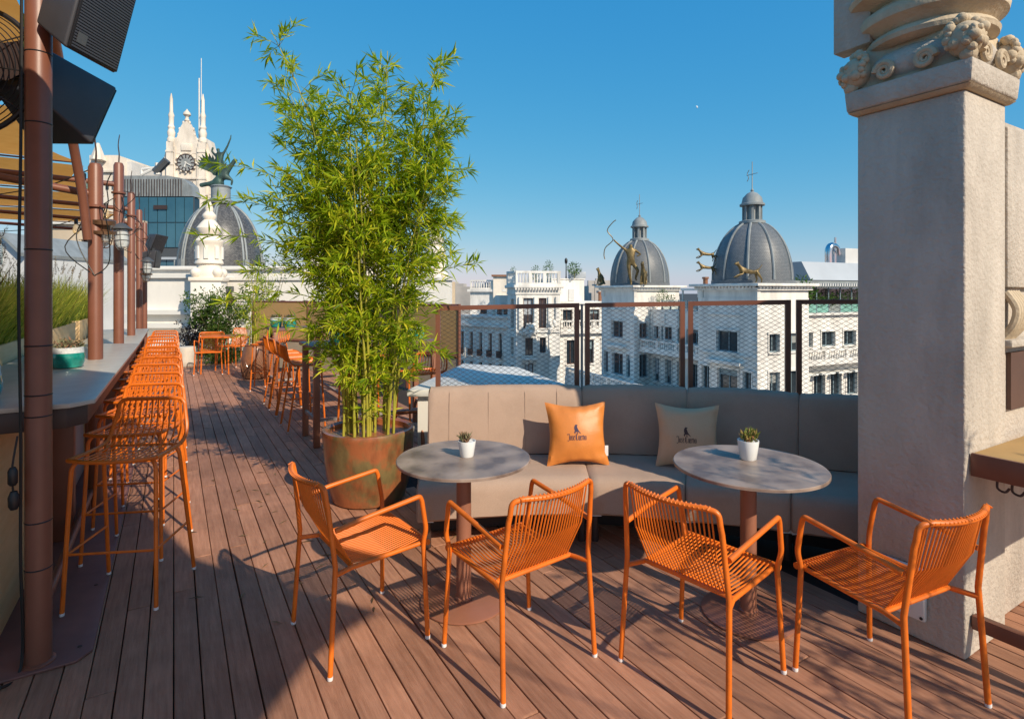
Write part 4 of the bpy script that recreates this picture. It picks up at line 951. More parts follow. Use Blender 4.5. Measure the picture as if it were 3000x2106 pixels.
rng = random.Random(77)
bamboo('bamboo_plant', 'thin sparse bamboo growing from the tall terracotta jar', q.x, q.y, .57, [(rng.uniform(-.1,.1),rng.uniform(-.1,.1),rng.uniform(-.25,.25),rng.uniform(-.2,.2),rng.uniform(1.5,2.3),1.3,.75) for _ in range(10)], 5, .9, .55)
def shrub(name, lab, loc, rx, ry, h, nst, nl, lm, seed, lsz=(.05,.09), z0=.25, wd=.5):
    t = thing(name, lab, 'shrub', loc); rng = random.Random(seed); tips = []
    for i in range(nst):
        a = rng.uniform(0,6.28); q = math.sqrt(rng.random()); tip = Vector((rx*q*math.cos(a), ry*q*math.sin(a), h*rng.uniform(.6,1.0)))
        p = smoothpath([Vector((rng.uniform(-.08,.08),rng.uniform(-.08,.08),0)), Vector((tip.x*.35,tip.y*.35,tip.z*.5)), tip], 5); tips.append(p)
        MB().tube(p, [.014*(1-.8*k/(len(p)-1)) for k in range(len(p))], 5).build('stem', M_['twig'], t, True)
    L = []; cl_ = [(rng.choice(p[3:]) + rsph(rng)*.16, rng.uniform(.07,.17), rng.gauss(0,.12)) for p in tips for _ in range(9)]
    for _ in range(nl):
        c, r_, sh = rng.choice(cl_); o_ = rsph(rng); q = c + o_*r_*rng.random()**.4
        if q.z < z0*h: continue
        L.append((q, (o_+rsph(rng)*.8+Vector((0,0,.2))).normalized(), rsph(rng)+Vector((0,0,.6)), rng.uniform(*lsz), rng.uniform(*lsz)*wd, min(1,max(0,rng.gauss(.45+sh,.22)))))
    blades('foliage', L, M_[lm], t); return t
q = P(645,1065,13.2); shrub('leafy_shrub','large loose green shrub before the white back wall',(q.x-.1,q.y,0),.85,.5,1.65,22,5200,'shrub_leaf',1)
q = P(565,1050,13.6); shrub('plum_shrub','dark plum-leaved shrub behind the white ottoman',(q.x,q.y,0),.42,.4,1.0,10,1500,'plum_leaf',2)
q = P(640,1072,12.6); shrub('ground_cover','low bright green ground cover at the foot of the large shrub',(q.x,q.y,0),.75,.3,.38,16,2200,'shrub_leaf',3,(.04,.07),.05)
q = P(790,1000,14.0); shrub('slender_tree','thin wispy young tree before the arched white wall',(q.x,q.y,0),.55,.4,2.6,7,900,'shrub_leaf',4,(.05,.09),.35)
# copper handrail by the bamboo pot
t = thing('bent_rail', 'bent copper-brown handrail beside the big bamboo pot', 'rail', (0,0,0))
MB().tube(fillet([(-1.02,4.86,.56),(-.76,4.72,.60),(-.70,4.55,.03)], .05), .016, 10).build('tube', M_['copper'], t, True)

# parapet with white coping right of the bamboo
pw = thing('white_parapet', 'low white parapet with broad sunlit coping beyond the bench', 'parapet', (0,0,0))
MB().prism([(-.78,4.66),(.45,4.70),(.0,5.95),(-.52,6.2)], .0, .74).build('wall', M_['white_wall'], pw)
MB().prism([(-.86,4.60),(.55,4.66),(.06,6.0),(-.55,6.3)], .742, .80).build('coping', M_['white_paint'], pw, bevel=.008)
sc_ = thing('tan_screen', 'tan canvas windbreak screens in brown frames along the far parapet', 'screen', (0,0,0))
scr = [(-5.6,12.2),(-4.2,11.6),(-2.9,10.8),(-1.75,9.4),(-.82,8.75)]
for (a, b) in zip(scr[:-1], scr[1:]):
    d = (Vector(b)-Vector(a)).normalized(); A = Vector(a)+d*.03; B = Vector(b)-d*.03; n_ = Vector((-d.y,d.x))*.012
    def pan(z0, z1, m, nm): MB().hexa([(A.x-n_.x,A.y-n_.y,z0),(B.x-n_.x,B.y-n_.y,z0),(B.x+n_.x,B.y+n_.y,z0),(A.x+n_.x,A.y+n_.y,z0),(A.x-n_.x,A.y-n_.y,z1),(B.x-n_.x,B.y-n_.y,z1),(B.x+n_.x,B.y+n_.y,z1),(A.x+n_.x,A.y+n_.y,z1)]).build(nm, m, sc_)
    pan(.62,1.37,M_['tan_screen'],'upper_canvas'); pan(.0,.56,M_['tan_shadow'],'lower_panel')
    MB().tube([(A.x,A.y,.59),(B.x,B.y,.59)], .03, 8).build('mid_rail', M_['brown_steel'], sc_, True); MB().tube([(A.x,A.y,1.39),(B.x,B.y,1.39)], .02, 8).build('top_rail', M_['brown_steel'], sc_, True)
for a in scr: MB().tube([(a[0],a[1],0),(a[0],a[1],1.41)], .025, 8).build('post', M_['brown_steel'], sc_, True)

# ================================================================ FACADE TOOLS
FR = random.Random(12)
def facade(root, o, d, L, z0, z1, ops, wall_m, depth=.28, frame_m=None, pane_m=None, mull=(1,2), name='wall', sill=True):
    """wall from o along d with real openings; each opening gets a recessed window with frame and pane"""
    o = Vector((o[0],o[1],0)); d = Vector((d[0],d[1],0)).normalized(); n = Vector((-d.y,d.x,0))
    def W(t, z, k=0): q = o + d*t + n*k; return (q.x, q.y, z)
    xs = sorted({0, L} | {a for w_ in ops for a in w_[:2]}); zs = sorted({z0, z1} | {a for w_ in ops for a in w_[2:4]})
    mb = MB()
    for i in range(len(xs)-1):
        for j in range(len(zs)-1):
            cx, cz = (xs[i]+xs[i+1])/2, (zs[j]+zs[j+1])/2
            if any(w_[0] < cx < w_[1] and w_[2] < cz < w_[3] for w_ in ops): continue
            mb.add([W(xs[i],zs[j]),W(xs[i+1],zs[j]),W(xs[i+1],zs[j+1]),W(xs[i],zs[j+1])], [(0,1,2,3)])
    for w_ in ops:
        a, b, c, e = w_[:4]
        mb.add([W(a,c),W(b,c),W(b,e),W(a,e),W(a,c,depth),W(b,c,depth),W(b,e,depth),W(a,e,depth)], [(0,1,5,4),(1,2,6,5),(2,3,7,6),(3,0,4,7)])
    mb.build(name, wall_m, root)
    for w_ in ops:
        a, b, c, e = w_[:4]; fm = frame_m or M_['white_paint']; pm = (w_[4] if len(w_) > 4 else None) or pane_m or M_['pane']; f = min(.09, (b-a)*.12)
        fr = MB()
        def bar(t0, t1, q0, q1): fr.hexa([W(t0,q0,depth-.10),W(t1,q0,depth-.10),W(t1,q0,depth-.02),W(t0,q0,depth-.02),W(t0,q1,depth-.10),W(t1,q1,depth-.10),W(t1,q1,depth-.02),W(t0,q1,depth-.02)])
        bar(a,a+f,c,e); bar(b-f,b,c,e); bar(a+f,b-f,c,c+f); bar(a+f,b-f,e-f,e)
        for k in range(1, mull[0]+1): t_ = a+(b-a)*k/(mull[0]+1); bar(t_-f*.4,t_+f*.4,c+f,e-f)
        wi = fr.build('window', fm, root)
        for k in range(1, mull[1]+1): pass
        MB().add([W(a,c,depth-.03),W(b,c,depth-.03),W(b,e,depth-.03),W(a,e,depth-.03)], [(0,1,2,3)]).build('pane', pm, wi)
        if sill and b-a > .45:
            sr = MB(); q_ = .13; e2 = e+.16
            for (t0, t1, q0, q1, k0) in ((a-q_,a-.004,c,e,-.06),(b+.004,b+q_,c,e,-.06),(a-q_-.05,b+q_+.05,e+.004,e2,-.10)):
                sr.hexa([W(t0,q0,k0),W(t1,q0,k0),W(t1,q0,.0),W(t0,q0,.0),W(t0,q1,k0),W(t1,q1,k0),W(t1,q1,.0),W(t0,q1,.0)])
            sr.build('surround', wall_m, wi)
        hb = FR.random()
        if hb < .38 and len(w_) < 5:
            cz = e - (e-c)*FR.choice([.25,.4,.55,.7]); MB().add([W(a+f,cz,depth-.06),W(b-f,cz,depth-.06),W(b-f,e-f,depth-.06),W(a+f,e-f,depth-.06)], [(0,1,2,3)]).build('blind', FR.choice([M_['pane_curtain'],M_['roof_metal'],M_['frame_blue']]), wi)
        if sill: MB().hexa([W(a-.1,c-.12,-.14),W(b+.1,c-.12,-.14),W(b+.1,c-.12,.0),W(a-.1,c-.12,.0),W(a-.1,c-.005,-.14),W(b+.1,c-.005,-.14),W(b+.1,c-.005,.0),W(a-.1,c-.005,.0)]).build('sill', wall_m, wi)
def lbox(root, o, d, t0, t1, k0, k1, z0, z1, m, nm, bevel=0):
    o = Vector((o[0],o[1],0)); d = Vector((d[0],d[1],0)).normalized(); n = Vector((-d.y,d.x,0))
    P_ = lambda t, k, z: (lambda q: (q.x,q.y,z))(o+d*t+n*k)
    return MB().hexa([P_(t0,k0,z0),P_(t1,k0,z0),P_(t1,k1,z0),P_(t0,k1,z0),P_(t0,k0,z1),P_(t1,k0,z1),P_(t1,k1,z1),P_(t0,k1,z1)]).build(nm, m, root, bevel=bevel)
def balustrade(root, o, d, t0, t1, k, z0, z1, m, gap=.28, name='balustrade', piers=2.6):
    o = Vector((o[0],o[1],0)); d = Vector((d[0],d[1],0)).normalized(); n = Vector((-d.y,d.x,0)); mb = MB(); h = z1-z0
    P_ = lambda t, kk, z: (lambda q: (q.x,q.y,z))(o+d*t+n*kk)
    def bx(a, b, k0, k1, q0, q1): mb.hexa([P_(a,k0,q0),P_(b,k0,q0),P_(b,k1,q0),P_(a,k1,q0),P_(a,k0,q1),P_(b,k0,q1),P_(b,k1,q1),P_(a,k1,q1)])
    bx(t0,t1,k-.12,k+.12,z0,z0+h*.16); bx(t0,t1,k-.14,k+.14,z1-h*.16,z1)
    t = t0 + gap*.5
    while t < t1-.05:
        q = P_(t,k,0); mb.lathe([(.05,z0+h*.16),(.085,z0+h*.36),(.045,z0+h*.7),(.06,z1-h*.16)], 6, (q[0],q[1],0)); t += gap
    t = t0
    while t <= t1+.01: bx(max(t0,t-.16),min(t1,t+.16),k-.13,k+.13,z0+h*.16,z1-h*.16); t += piers
    return mb.build(name, m, root)
def dentils(root, o, d, t0, t1, k, z0, z1, m, gap=.34):
    o = Vector((o[0],o[1],0)); d = Vector((d[0],d[1],0)).normalized(); n = Vector((-d.y,d.x,0)); mb = MB(); t = t0
    P_ = lambda t, kk, z: (lambda q: (q.x,q.y,z))(o+d*t+n*kk)
    while t < t1-gap*.5:
        a, b = t, t+gap*.5; mb.hexa([P_(a,k-.16,z0),P_(b,k-.16,z0),P_(b,k,z0),P_(a,k,z0),P_(a,k-.16,z1),P_(b,k-.16,z1),P_(b,k,z1),P_(a,k,z1)]); t += gap
    return mb.build('dentils', m, root)

# ================================================================ HOTEL WITH TWO SLATE DOMES (right)
aN = math.atan2(-.908,.42)
hot = thing('domed_building', 'white stone building with two slate domes and bronze hunting statues', 'building', (9.65,60.7,0), aN)
W1, W2 = M_['white_stone'], M_['white_stone']
ex, ey = (1,0), (0,1)
zb = -29.9
def tower(x0, x1, yd, wins, right_w, rz=2.0):
    facade(hot, (x0,0), ex, x1-x0, zb, 1.12, wins, W1, .3, M_['frame_blue'])
    facade(hot, (x1,0), ey, yd, zb, 1.12, right_w, W1, .3, M_['frame_blue'])
    lbox(hot,(x0,0),ex,.02,x1-x0-.45,.4,yd-.02,-20,1.1,M_['white_stone_grey'],'core')
    # frieze and cornice
    MB().box(x0+.05,x1-.05,.05,yd,1.121,1.72).build('frieze', W1, hot)
    for (a, b) in ((x0,x0+.55),(x1-.55,x1)): MB().box(a-.03,b+.03,-.03,.3,1.125,1.715).build('pilaster', W1, hot)
    MB().box(x0-.2,x1+.2,-.2,yd+.2,1.721,1.88).build('moulding', W1, hot)
    dentils(hot,(x0,0),ex,-.1,x1-x0+.2,-.19,1.885,2.02,W1); dentils(hot,(x1,0),ey,-.1,yd,-.19,1.885,2.02,W1)
    MB().box(x0-.55,x1+.55,-.55,yd+.55,2.022,2.24).build('cornice', W1, hot, bevel=.05)
    lbox(hot,(x0,0),ex,(x1-x0)*.2,(x1-x0)*.75,-.10,-.002,-.26,-.14,W1,'string_course')
    lbox(hot,(x0,0),ex,(x1-x0)*.2,(x1-x0)*.8,-.5,-.002,-4.1,-3.85,W1,'ledge')
def dome(cx, cy, z0, r, h, seed):
    dm = bpy.data.objects.new('dome', None); col.objects.link(dm); dm.parent = hot; dm.location = (cx,cy,0)
    pr = [(r*1.04,z0),(r*1.04,z0+.28),(r,z0+.3)]
    for i in range(1,13):
        a = i/12*R(80); pr.append((r*math.cos(a)**.92 if i < 12 else r*.24, z0+.3+h*math.sin(a)))
    MB().lathe(pr, 56).build('slates', M_['slate'], dm, True)
    for k in range(10):
        a = 2*math.pi*(k+.5)/10
        MB().tube([((q+.02)*math.cos(a),(q+.02)*math.sin(a),z) for q, z in pr[2:]], .10, 6).build('rib', M_['zinc'], dm, True)
    zt = z0+.3+h*math.sin(R(80)); s = r/3.0
    MB().lathe([(1.0*s,zt-.1),(1.0*s,zt+.12),(.78*s,zt+.2)], 16).build('lantern_base', M_['zinc'], dm, True)
    for k in range(8):
        a = 2*math.pi*k/8; MB().box(-.09,.09,-.09,.09,zt+.2,zt+1.35*s).build('lantern_post', M_['zinc'], dm, loc=(.66*s*math.cos(a),.66*s*math.sin(a),0), rot=(0,0,a))
    MB().lathe([(.5*s,zt+.2),(.5*s,zt+1.35*s)], 12).build('lantern_glass', M_['pane_curtain'], dm)
    MB().lathe([(.95*s,zt+1.36*s),(.95*s,zt+1.5*s),(.82*s,zt+1.56*s),(.72*s,zt+2.0*s),(.4*s,zt+2.35*s),(.1*s,zt+2.5*s),(.14*s,zt+2.6*s),(.04*s,zt+2.75*s),(.03*s,zt+4.9*s)], 20).build('lantern_cap', M_['zinc'], dm, True)
    MB().tube([(-.55*s,0,zt+3.9*s),(.55*s,0,zt+3.9*s)], .025, 5).build('weather_arm', M_['zinc'], dm)
    MB().tube(smoothpath([(-.3*s,0,zt+4.3*s),(-.5*s,0,zt+4.0*s),(-.35*s,0,zt+3.7*s),(-.5*s,0,zt+3.4*s)],4), .03, 5).build('vane', M_['zinc'], dm)
tower(0, 5.7, 5.7, [(1.9,3.9,-3.1,-1.4),(.5,1.3,-6.9,-4.7),(2.0,3.9,-6.9,-4.7),(4.4,5.1,-6.9,-4.7)], [(.6,1.7,-3,-1.5),(.6,1.7,-6.9,-4.6)])
tower(14.45, 20.6, 5.6, [(2.1,4.3,-3.15,-1.5),(.45,1.35,-6.6,-4.5),(2.2,4.3,-6.6,-4.5),(4.8,5.6,-6.6,-4.5)], [(1.2,2.3,-3,-1.6),(3.2,4.6,-3,-1.6),(1.2,2.3,-6.6,-4.5),(3.2,4.5,-6.6,-4.5)])
dome(2.85,2.85,2.245,2.95,4.55,1); dome(17.55,2.85,2.245,3.05,4.75,2)
# wing between the towers
ws_ = [(.6,1.3,-3.0,-1.75),(1.7,3.2,-3.0,-1.75,M_['pane']),(3.9,4.7,-3.1,-1.8),(5.2,7.2,-3.1,-1.8),(7.8,8.4,-3.1,-1.8)] + [(.5+i*1.72,1.4+i*1.72,-7.2,-4.9) for i in range(5)]
facade(hot,(5.7,2.0),ex,8.75,zb,-.35,ws_,W1,.3,M_['frame_blue'])
MB().box(5.72,14.43,2.4,5.6,-20,-.4).build('core', M_['white_stone_grey'], hot)
lbox(hot,(5.7,2.0),ex,0,8.75,-1.4,-.002,-4.3,-3.9,W1,'balcony_slab'); balustrade(hot,(5.7,2.0),ex,.05,8.7,-1.25,-3.895,-3.05,W1,.3)
lbox(hot,(5.7,2.0),ex,.02,8.73,-.1,-.002,-4.75,-4.6,W1,'string_course')
MB().box(5.75,14.4,2.05,5.5,-.345,-.15).build('terrace_floor', W1, hot)
for i in range(6): lbox(hot,(5.7,2.2),ex,1.4+i*1.2,1.46+i*1.2,0,.06,-.145,.85,M_['frame_blue'],'rail_post')
lbox(hot,(5.7,2.2),ex,1.4,8.7,.02,.04,-.1,.8,M_['screen_glass'],'glass_rail')
MB().box(9.4,14.3,2.6,5.4,1.72,1.9).build('flat_canopy', M_['awning'], hot)
for xx in (9.5,11.8,14.1): MB().box(xx,xx+.12,2.65,2.77,-.14,1.718).build('canopy_post', M_['white_paint'], hot)
MB().box(9.45,14.2,4.6,4.7,-.14,1.7).build('back_glazing', M_['pane'], hot)
# lower projecting storey with balustrade
MB().box(-2.0,20.4,-3.4,-.02,-29.9,-7.5).build('lower_storey', W1, hot); balustrade(hot,(-2.0,-3.4),ex,.1,22.2,.15,-7.495,-6.55,W1,.3)
# right wing, sunlit, with restaurant terrace
rw = [(1.0+.1,2.5,-3.0,-1.75),(3.6,5.3,-3.0,-1.75),(6.4,8.0,-3.0,-1.75),(9.5,11.0,-3.0,-1.75)] + [(.5+i*2.1,1.9+i*2.1,-7.3,-5.3) for i in range(6)]
facade(hot,(19.0,5.62),ey,14,zb,-.35,rw,W1,.3,M_['frame_blue'])
lbox(hot,(19.0,5.62),ey,.02,13.9,-1.2,-.002,-4.35,-4.05,W1,'balcony_slab'); balustrade(hot,(19.0,5.62),ey,.05,13.8,-1.05,-4.045,-3.1,W1,.3)
lbox(hot,(19.0,5.62),ey,.0,14,-.35,-.002,-.35,-.16,W1,'cornice')
for i in range(6): lbox(hot,(19.0,5.62),ey,.35+i*2.1,2.05+i*2.1,-.9,-.05,-5.2,-5.05,M_['awning'],'window_awning')
MB().box(12.5,18.55,5.7,19.5,-20,-.36).build('core', M_['white_stone_grey'], hot)
for i in range(8): lbox(hot,(18.9,5.7),ey,.05+i*1.5,.13+i*1.5,0,.08,-.155,1.95,M_['frame_blue'],'mullion')
for i in range(8): lbox(hot,(18.9,5.7),ey,.14+i*1.5,1.54+i*1.5,.02,.05,-.15,.9,M_['teal_glass'] if i % 3 else M_['screen_glass'],'glass_pane')
lbox(hot,(18.9,5.7),ey,-.1,13,1.8,2.0,-.15,1.9,M_['pane'],'rear_glazing')
lbox(hot,(18.9,5.7),ey,-.3,13,-.6,5.0,1.96,2.5,M_['zinc'],'pergola_roof')
dentils(hot,(18.9,5.7),ey,-.2,13,-.61,2.05,2.3,M_['white_stone_grey'],.3)
MB().add([(18.5,8.6,2.6),(18.5,20,2.6),(17.6,20,4.2),(17.6,8.6,4.2),(13,8.6,2.6),(13,20,2.6),(14,20,4.2),(14,8.6,4.2)],[(0,1,2,3),(5,4,7,6),(3,2,6,7),(4,0,3,7),(1,5,6,2)]).build('curved_roof', M_['roof_metal'], hot)
MB().tube(smoothpath([(16.5,13.6,4.2),(16.5,13.6,5.4),(16.5,14.0,5.8),(16.5,14.6,5.6),(16.5,14.8,5.0)],5), .32, 12).build('vent_duct', M_['chrome'], hot, True)
MB().tube([(16.5,14.5,4.2),(16.5,14.5,6.6)], .1, 8).build('flue', M_['chrome'], hot, True)
MB().box(15,17,15.2,19,4.2,5.6).build('plant_room', M_['white_stone_grey'], hot)
def far_plant(lab, loc, r, h, seed, n=260, rz=0):
    t = thing('terrace_plant', lab, 'plant', loc); rng = random.Random(seed); L = []
    MB().tube([(0,0,0),(.03,0,h*.55)], r*.07, 6).build('trunk', M_['twig'], t)
    for _ in range(n):
        o_ = rsph(rng); q = Vector((0,0,h*.62)) + Vector((o_.x*r,o_.y*r,o_.z*h*.4))*rng.random()**.45
        L.append((q, (o_+rsph(rng)*.5).normalized(), rsph(rng), rng.uniform(.22,.4)*r*1.1, rng.uniform(.08,.14)*r*1.2, rng.random()))
    blades('foliage', L, M_['far_leaf'], t)
hm = Matrix.Translation((9.65,60.7,0)) @ Matrix.Rotation(aN,4,'Z')
for i, (x, y, r_, h_) in enumerate(((6.8,2.6,.6,2.0),(7.9,2.7,.5,1.5),(13.6,2.9,.5,1.4),(19.6,6.2,.8,2.6),(18.5,7.6,1.0,3.0),(18.6,9.2,.6,1.6),(18.6,10.6,.6,1.7),(18.6,12.4,.6,1.8),(18.6,14.2,.7,2.3))):
    q = hm @ Vector((x,y,-.148))
    far_plant(['feathery plant on the roof terrace under the archer dome','bushy plant beside the white flat canopy of the domed building','small palm under the white flat canopy by the larger dome','palm against the sunlit flank of the larger dome tower','tall dark plant beside the larger dome tower','green plant behind the restaurant glass, first from the tall dark plant','green plant behind the restaurant glass, second from the tall dark plant','green plant behind the restaurant glass, third from the tall dark plant','green plant at the end of the restaurant glass'][i], q, r_, h_, 60+i, 220)

# bronze statues -------------------------------------------------
def skin(name, lab, loc, rz, joints, edges, m, scale=1, sub=2, cat='statue', group=None, base=None):
    t = thing(name, lab, cat, loc, rz, group); me = bpy.data.meshes.new('figure')
    me.from_pydata([tuple(Vector(j[:3])*scale) for j in joints], edges, [])
    o = ob('figure', me, t); md = o.modifiers.new('skin','SKIN')
    for i, sv in enumerate(me.skin_vertices[0].data): r_ = joints[i][3]*scale; sv.radius = (r_, r_); sv.use_root = (i == 0)
    if sub: o.modifiers.new('subsurf','SUBSURF').levels = sub; o.modifiers['subsurf'].render_levels = sub
    me.materials.append(m); return t
def bldg(x, y, z): return hm @ Vector((x,y,z))
archer = [(0,0,1.0,.15),(0,0,1.2,.14),(0,0,1.42,.17),(0,0,1.58,.07),(0,0,1.74,.10),(-.2,0,1.48,.06),(-.46,-.02,1.68,.045),(-.72,-.04,1.92,.035),(.2,0,1.47,.06),(.42,.04,1.30,.045),(.24,.0,1.22,.032),
          (-.1,0,.92,.10),(-.06,-.02,.52,.07),(.02,0,.08,.045),(.1,.0,.92,.10),(.30,-.02,.62,.07),(.22,.18,.30,.045),(.0,-.1,.03,.04),(.28,.30,.22,.035)]
ae = [(0,1),(1,2),(2,3),(3,4),(2,5),(5,6),(6,7),(2,8),(8,9),(9,10),(0,11),(11,12),(12,13),(13,17),(0,14),(14,15),(15,16),(16,18)]
ar_t = skin('archer_statue','gilded bronze archer drawing a tall bow beside the smaller dome', bldg(5.35,-.15,2.245), aN+R(60), archer, ae, M_['bronze'], 2.35)
MB().tube([Vector(p)*2.35 for p in smoothpath([(-.62,-.04,2.75),(-.78,-.04,2.62),(-.98,-.04,2.3),(-.74,-.04,1.93),(-1.05,-.04,1.6),(-1.12,-.04,1.3),(-1.08,-.04,1.1)],5)], .05, 6).build('bow', M_['bronze'], ar_t, True)
dogj = [(0,0,.56,.12),(.22,0,.60,.14),(.42,0,.66,.13),(.58,0,.84,.08),(.70,0,.95,.075),(.86,0,.93,.045),(-.2,0,.55,.10),(-.40,0,.58,.10),(-.56,0,.72,.03),(-.72,0,.92,.02),
        (.45,.1,.45,.05),(.72,.1,.40,.035),(.92,.1,.30,.025),(.45,-.1,.42,.05),(.66,-.1,.28,.035),(.84,-.1,.30,.025),(-.46,.1,.40,.07),(-.62,.1,.22,.04),(-.60,.1,.02,.03),(-.44,-.1,.38,.07),(-.5,-.1,.20,.04),(-.42,-.1,.02,.03),(.66,.05,1.05,.025),(.66,-.05,1.05,.025)]
de = [(0,1),(1,2),(2,3),(3,4),(4,5),(0,6),(6,7),(7,8),(8,9),(2,10),(10,11),(11,12),(2,13),(13,14),(14,15),(7,16),(16,17),(17,18),(7,19),(19,20),(20,21),(4,22),(4,23)]
sitj = [(0,0,.5,.13),(0.1,0,.72,.12),(.16,0,.92,.08),(.2,0,1.05,.075),(.34,0,1.04,.045),(-.12,0,.26,.14),(.14,.09,.45,.05),(.18,.09,.22,.035),(.22,.09,.02,.035),(.14,-.09,.45,.05),(.2,-.09,.22,.035),(.24,-.09,.02,.035),(.0,.12,.1,.06),(.14,.12,.03,.04),(.0,-.12,.1,.06),(.14,-.12,.03,.04),(.17,.05,1.16,.025),(.17,-.05,1.16,.025),(-.3,0,.1,.025)]
se = [(0,1),(1,2),(2,3),(3,4),(0,5),(1,6),(6,7),(7,8),(1,9),(9,10),(10,11),(5,12),(12,13),(5,14),(14,15),(3,16),(3,17),(5,18)]
gd = 'bronze hounds on the cornices'
skin('hound_statue','bronze hound sitting at the far corner under the smaller dome', bldg(.2,-.2,2.245), aN-R(100), sitj, se, M_['bronze'], 1.7, group=gd)
skin('hound_statue','bronze hound rearing at the feet of the archer', bldg(6.2,.8,2.245), aN-R(60), sitj, se, M_['bronze'], 2.0, group=gd)
q = P(2196,822,42.4); h1 = skin('hound_statue','bronze hound leaping along the near cornice of the larger dome', (q.x,q.y,2.235), R(195), dogj, de, M_['bronze'], 1.55, group=gd)
h2 = skin('hound_statue','bronze hound leaping outward from the larger dome, upper one of the pair', (15.95,46.0,4.05), R(183), dogj, de, M_['bronze'], 1.08, group=gd)
h3 = skin('hound_statue','bronze hound leaping outward from the larger dome, lower one of the pair', (15.85,45.7,2.95), R(185), dogj, de, M_['bronze'], 1.08, group=gd)
for h_ in (h2,h3): MB().tube([(-.2,0,.6),(-.7,0,.5),(-1.2,0,.2)], .045, 6).build('support', M_['bronze'], h_, True)

# ================================================================ WHITE PALACE WITH CORNER PAVILION (middle)
pal = thing('white_palace', 'white ornate palace with balustraded corner pavilion and tall windows', 'building', (0,0,-.4))
pal.scale = (1.25,1.25,1.25)
A0, A1 = (-6.35,65.2), (-.47,60.0); B1 = (.42,57.9); C1 = (4.98,58.4); D0 = (5.0,60.2); D1 = (11.5,62.6)
dA = (A1[0]-A0[0], A1[1]-A0[1]); LA = math.hypot(*dA)
wv = M_['white_stone']
ow = []
for i in range(5):
    t_ = .62 + i*1.48; ow += [(t_,t_+.52,-5.4,-2.9),(t_,t_+.52,-8.6,-6.2)]
facade(pal, A0, dA, LA, zb, -1.25, ow, wv, .35, M_['shutter_wood'])
lbox(pal, A0, dA, -.1, LA, -.35, -.002, -2.25, -2.0, wv, 'string_course'); lbox(pal, A0, dA, -.1, LA+.0, -.2, 1.2, -1.245, -1.0, wv, 'parapet')
lbox(pal, A0, dA, .0, LA, .6, 9, -20, -1.3, M_['white_stone_grey'], 'core')
facade(pal, (A0[0]+1.4,A0[1]+1.6), (1,-.12), 4.0, -1.2, 1.6, [(1.2,2.0,-1.0,.0)], wv, .3, M_['shutter_wood'])
lbox(pal, (A0[0]+1.4,A0[1]+1.6), (1,-.12), -.3, 4.3, -.35, 4, 1.61, 1.9, wv, 'cornice'); lbox(pal, (A0[0]+1.4,A0[1]+1.6), (1,-.12), 0, 4.0, .4, 4, -1.2, 1.6, M_['white_stone_grey'], 'core')
balustrade(pal, (A0[0]+1.4,A0[1]+1.6), (1,-.12), 0, 4.0, -.05, 1.905, 3.0, wv, .3)
facade(pal, (-1.9,64.4), (1,-.1), 3.2, -1.2, 1.1, [(.2,.75,-1.0,.1),(.95,1.5,-1.0,.1),(1.7,2.25,-1.0,.1),(2.4,2.95,-1.0,.1)], wv, .3, M_['shutter_wood'])
lbox(pal,(-1.9,64.4),(1,-.1),-.1,3.3,.4,4,-1.2,1.2,wv,'core')
lbox(pal,(-2.2,66),(1,0),0,1.8,0,2,-1,3.4,M_['cream_stone'],'stair_turret'); lbox(pal,(-2.4,65.9),(1,0),0,2.2,-.2,2.2,3.401,3.6,M_['terracotta'],'tile_roof')
# pavilion faces
dL = (B1[0]-A1[0], B1[1]-A1[1]); LL = math.hypot(*dL); dF = (C1[0]-B1[0], C1[1]-B1[1]); LF = math.hypot(*dF)
facade(pal, A1, dL, LL, zb, 1.35, [(1.0,1.75,-2.2,.85),(1.0,1.7,-5.0,-3.1),(1.0,1.7,-8,-6)], wv, .3, M_['shutter_wood'])
facade(pal, B1, dF, LF, zb, 1.35, [(.75,1.75,-2.15,.95),(2.35,3.15,-2.15,.95),(.95,1.75,-4.95,-3.15),(2.45,3.1,-4.7,-3.1),(.9,1.8,-8.0,-5.8)], wv, .3, M_['shutter_wood'])
lbox(pal, B1, dF, .1, LF-.1, .45, 6, -20, 1.3, M_['white_stone_grey'], 'core')
for t_ in (.25,1.85,3.3,4.1): lbox(pal, B1, dF, t_, t_+.36, -.22, -.003, -2.3, 1.1, wv, 'pilaster', .03)
pz = [A1, B1, C1, (C1[0]+.3,C1[1]+4.5), (A1[0],A1[1]+4)]
cxp, cyp = sum(p[0] for p in pz)/5, sum(p[1] for p in pz)/5
def gp(s): return [(cxp+(p[0]-cxp)*s, cyp+(p[1]-cyp)*s) for p in pz]
MB().prism(gp(1.04),1.351,1.6).build('entablature', wv, pal); MB().prism(gp(1.02),1.601,2.0).build('frieze', wv, pal); MB().prism(gp(1.13),2.001,2.3).build('cornice', wv, pal, bevel=.06)
dentils(pal, (B1[0],B1[1]-.25), dF, -.1, LF+.1, 0, 1.8, 1.99, wv, .3)
balustrade(pal, (B1[0]-.05,B1[1]-.1), dF, 0, LF+.1, .0, 2.305, 3.75, wv, .3, 'balustrade', 1.5); balustrade(pal, (A1[0],A1[1]-.1), dL, 0, LL-.1, .0, 2.305, 3.75, wv, .3)
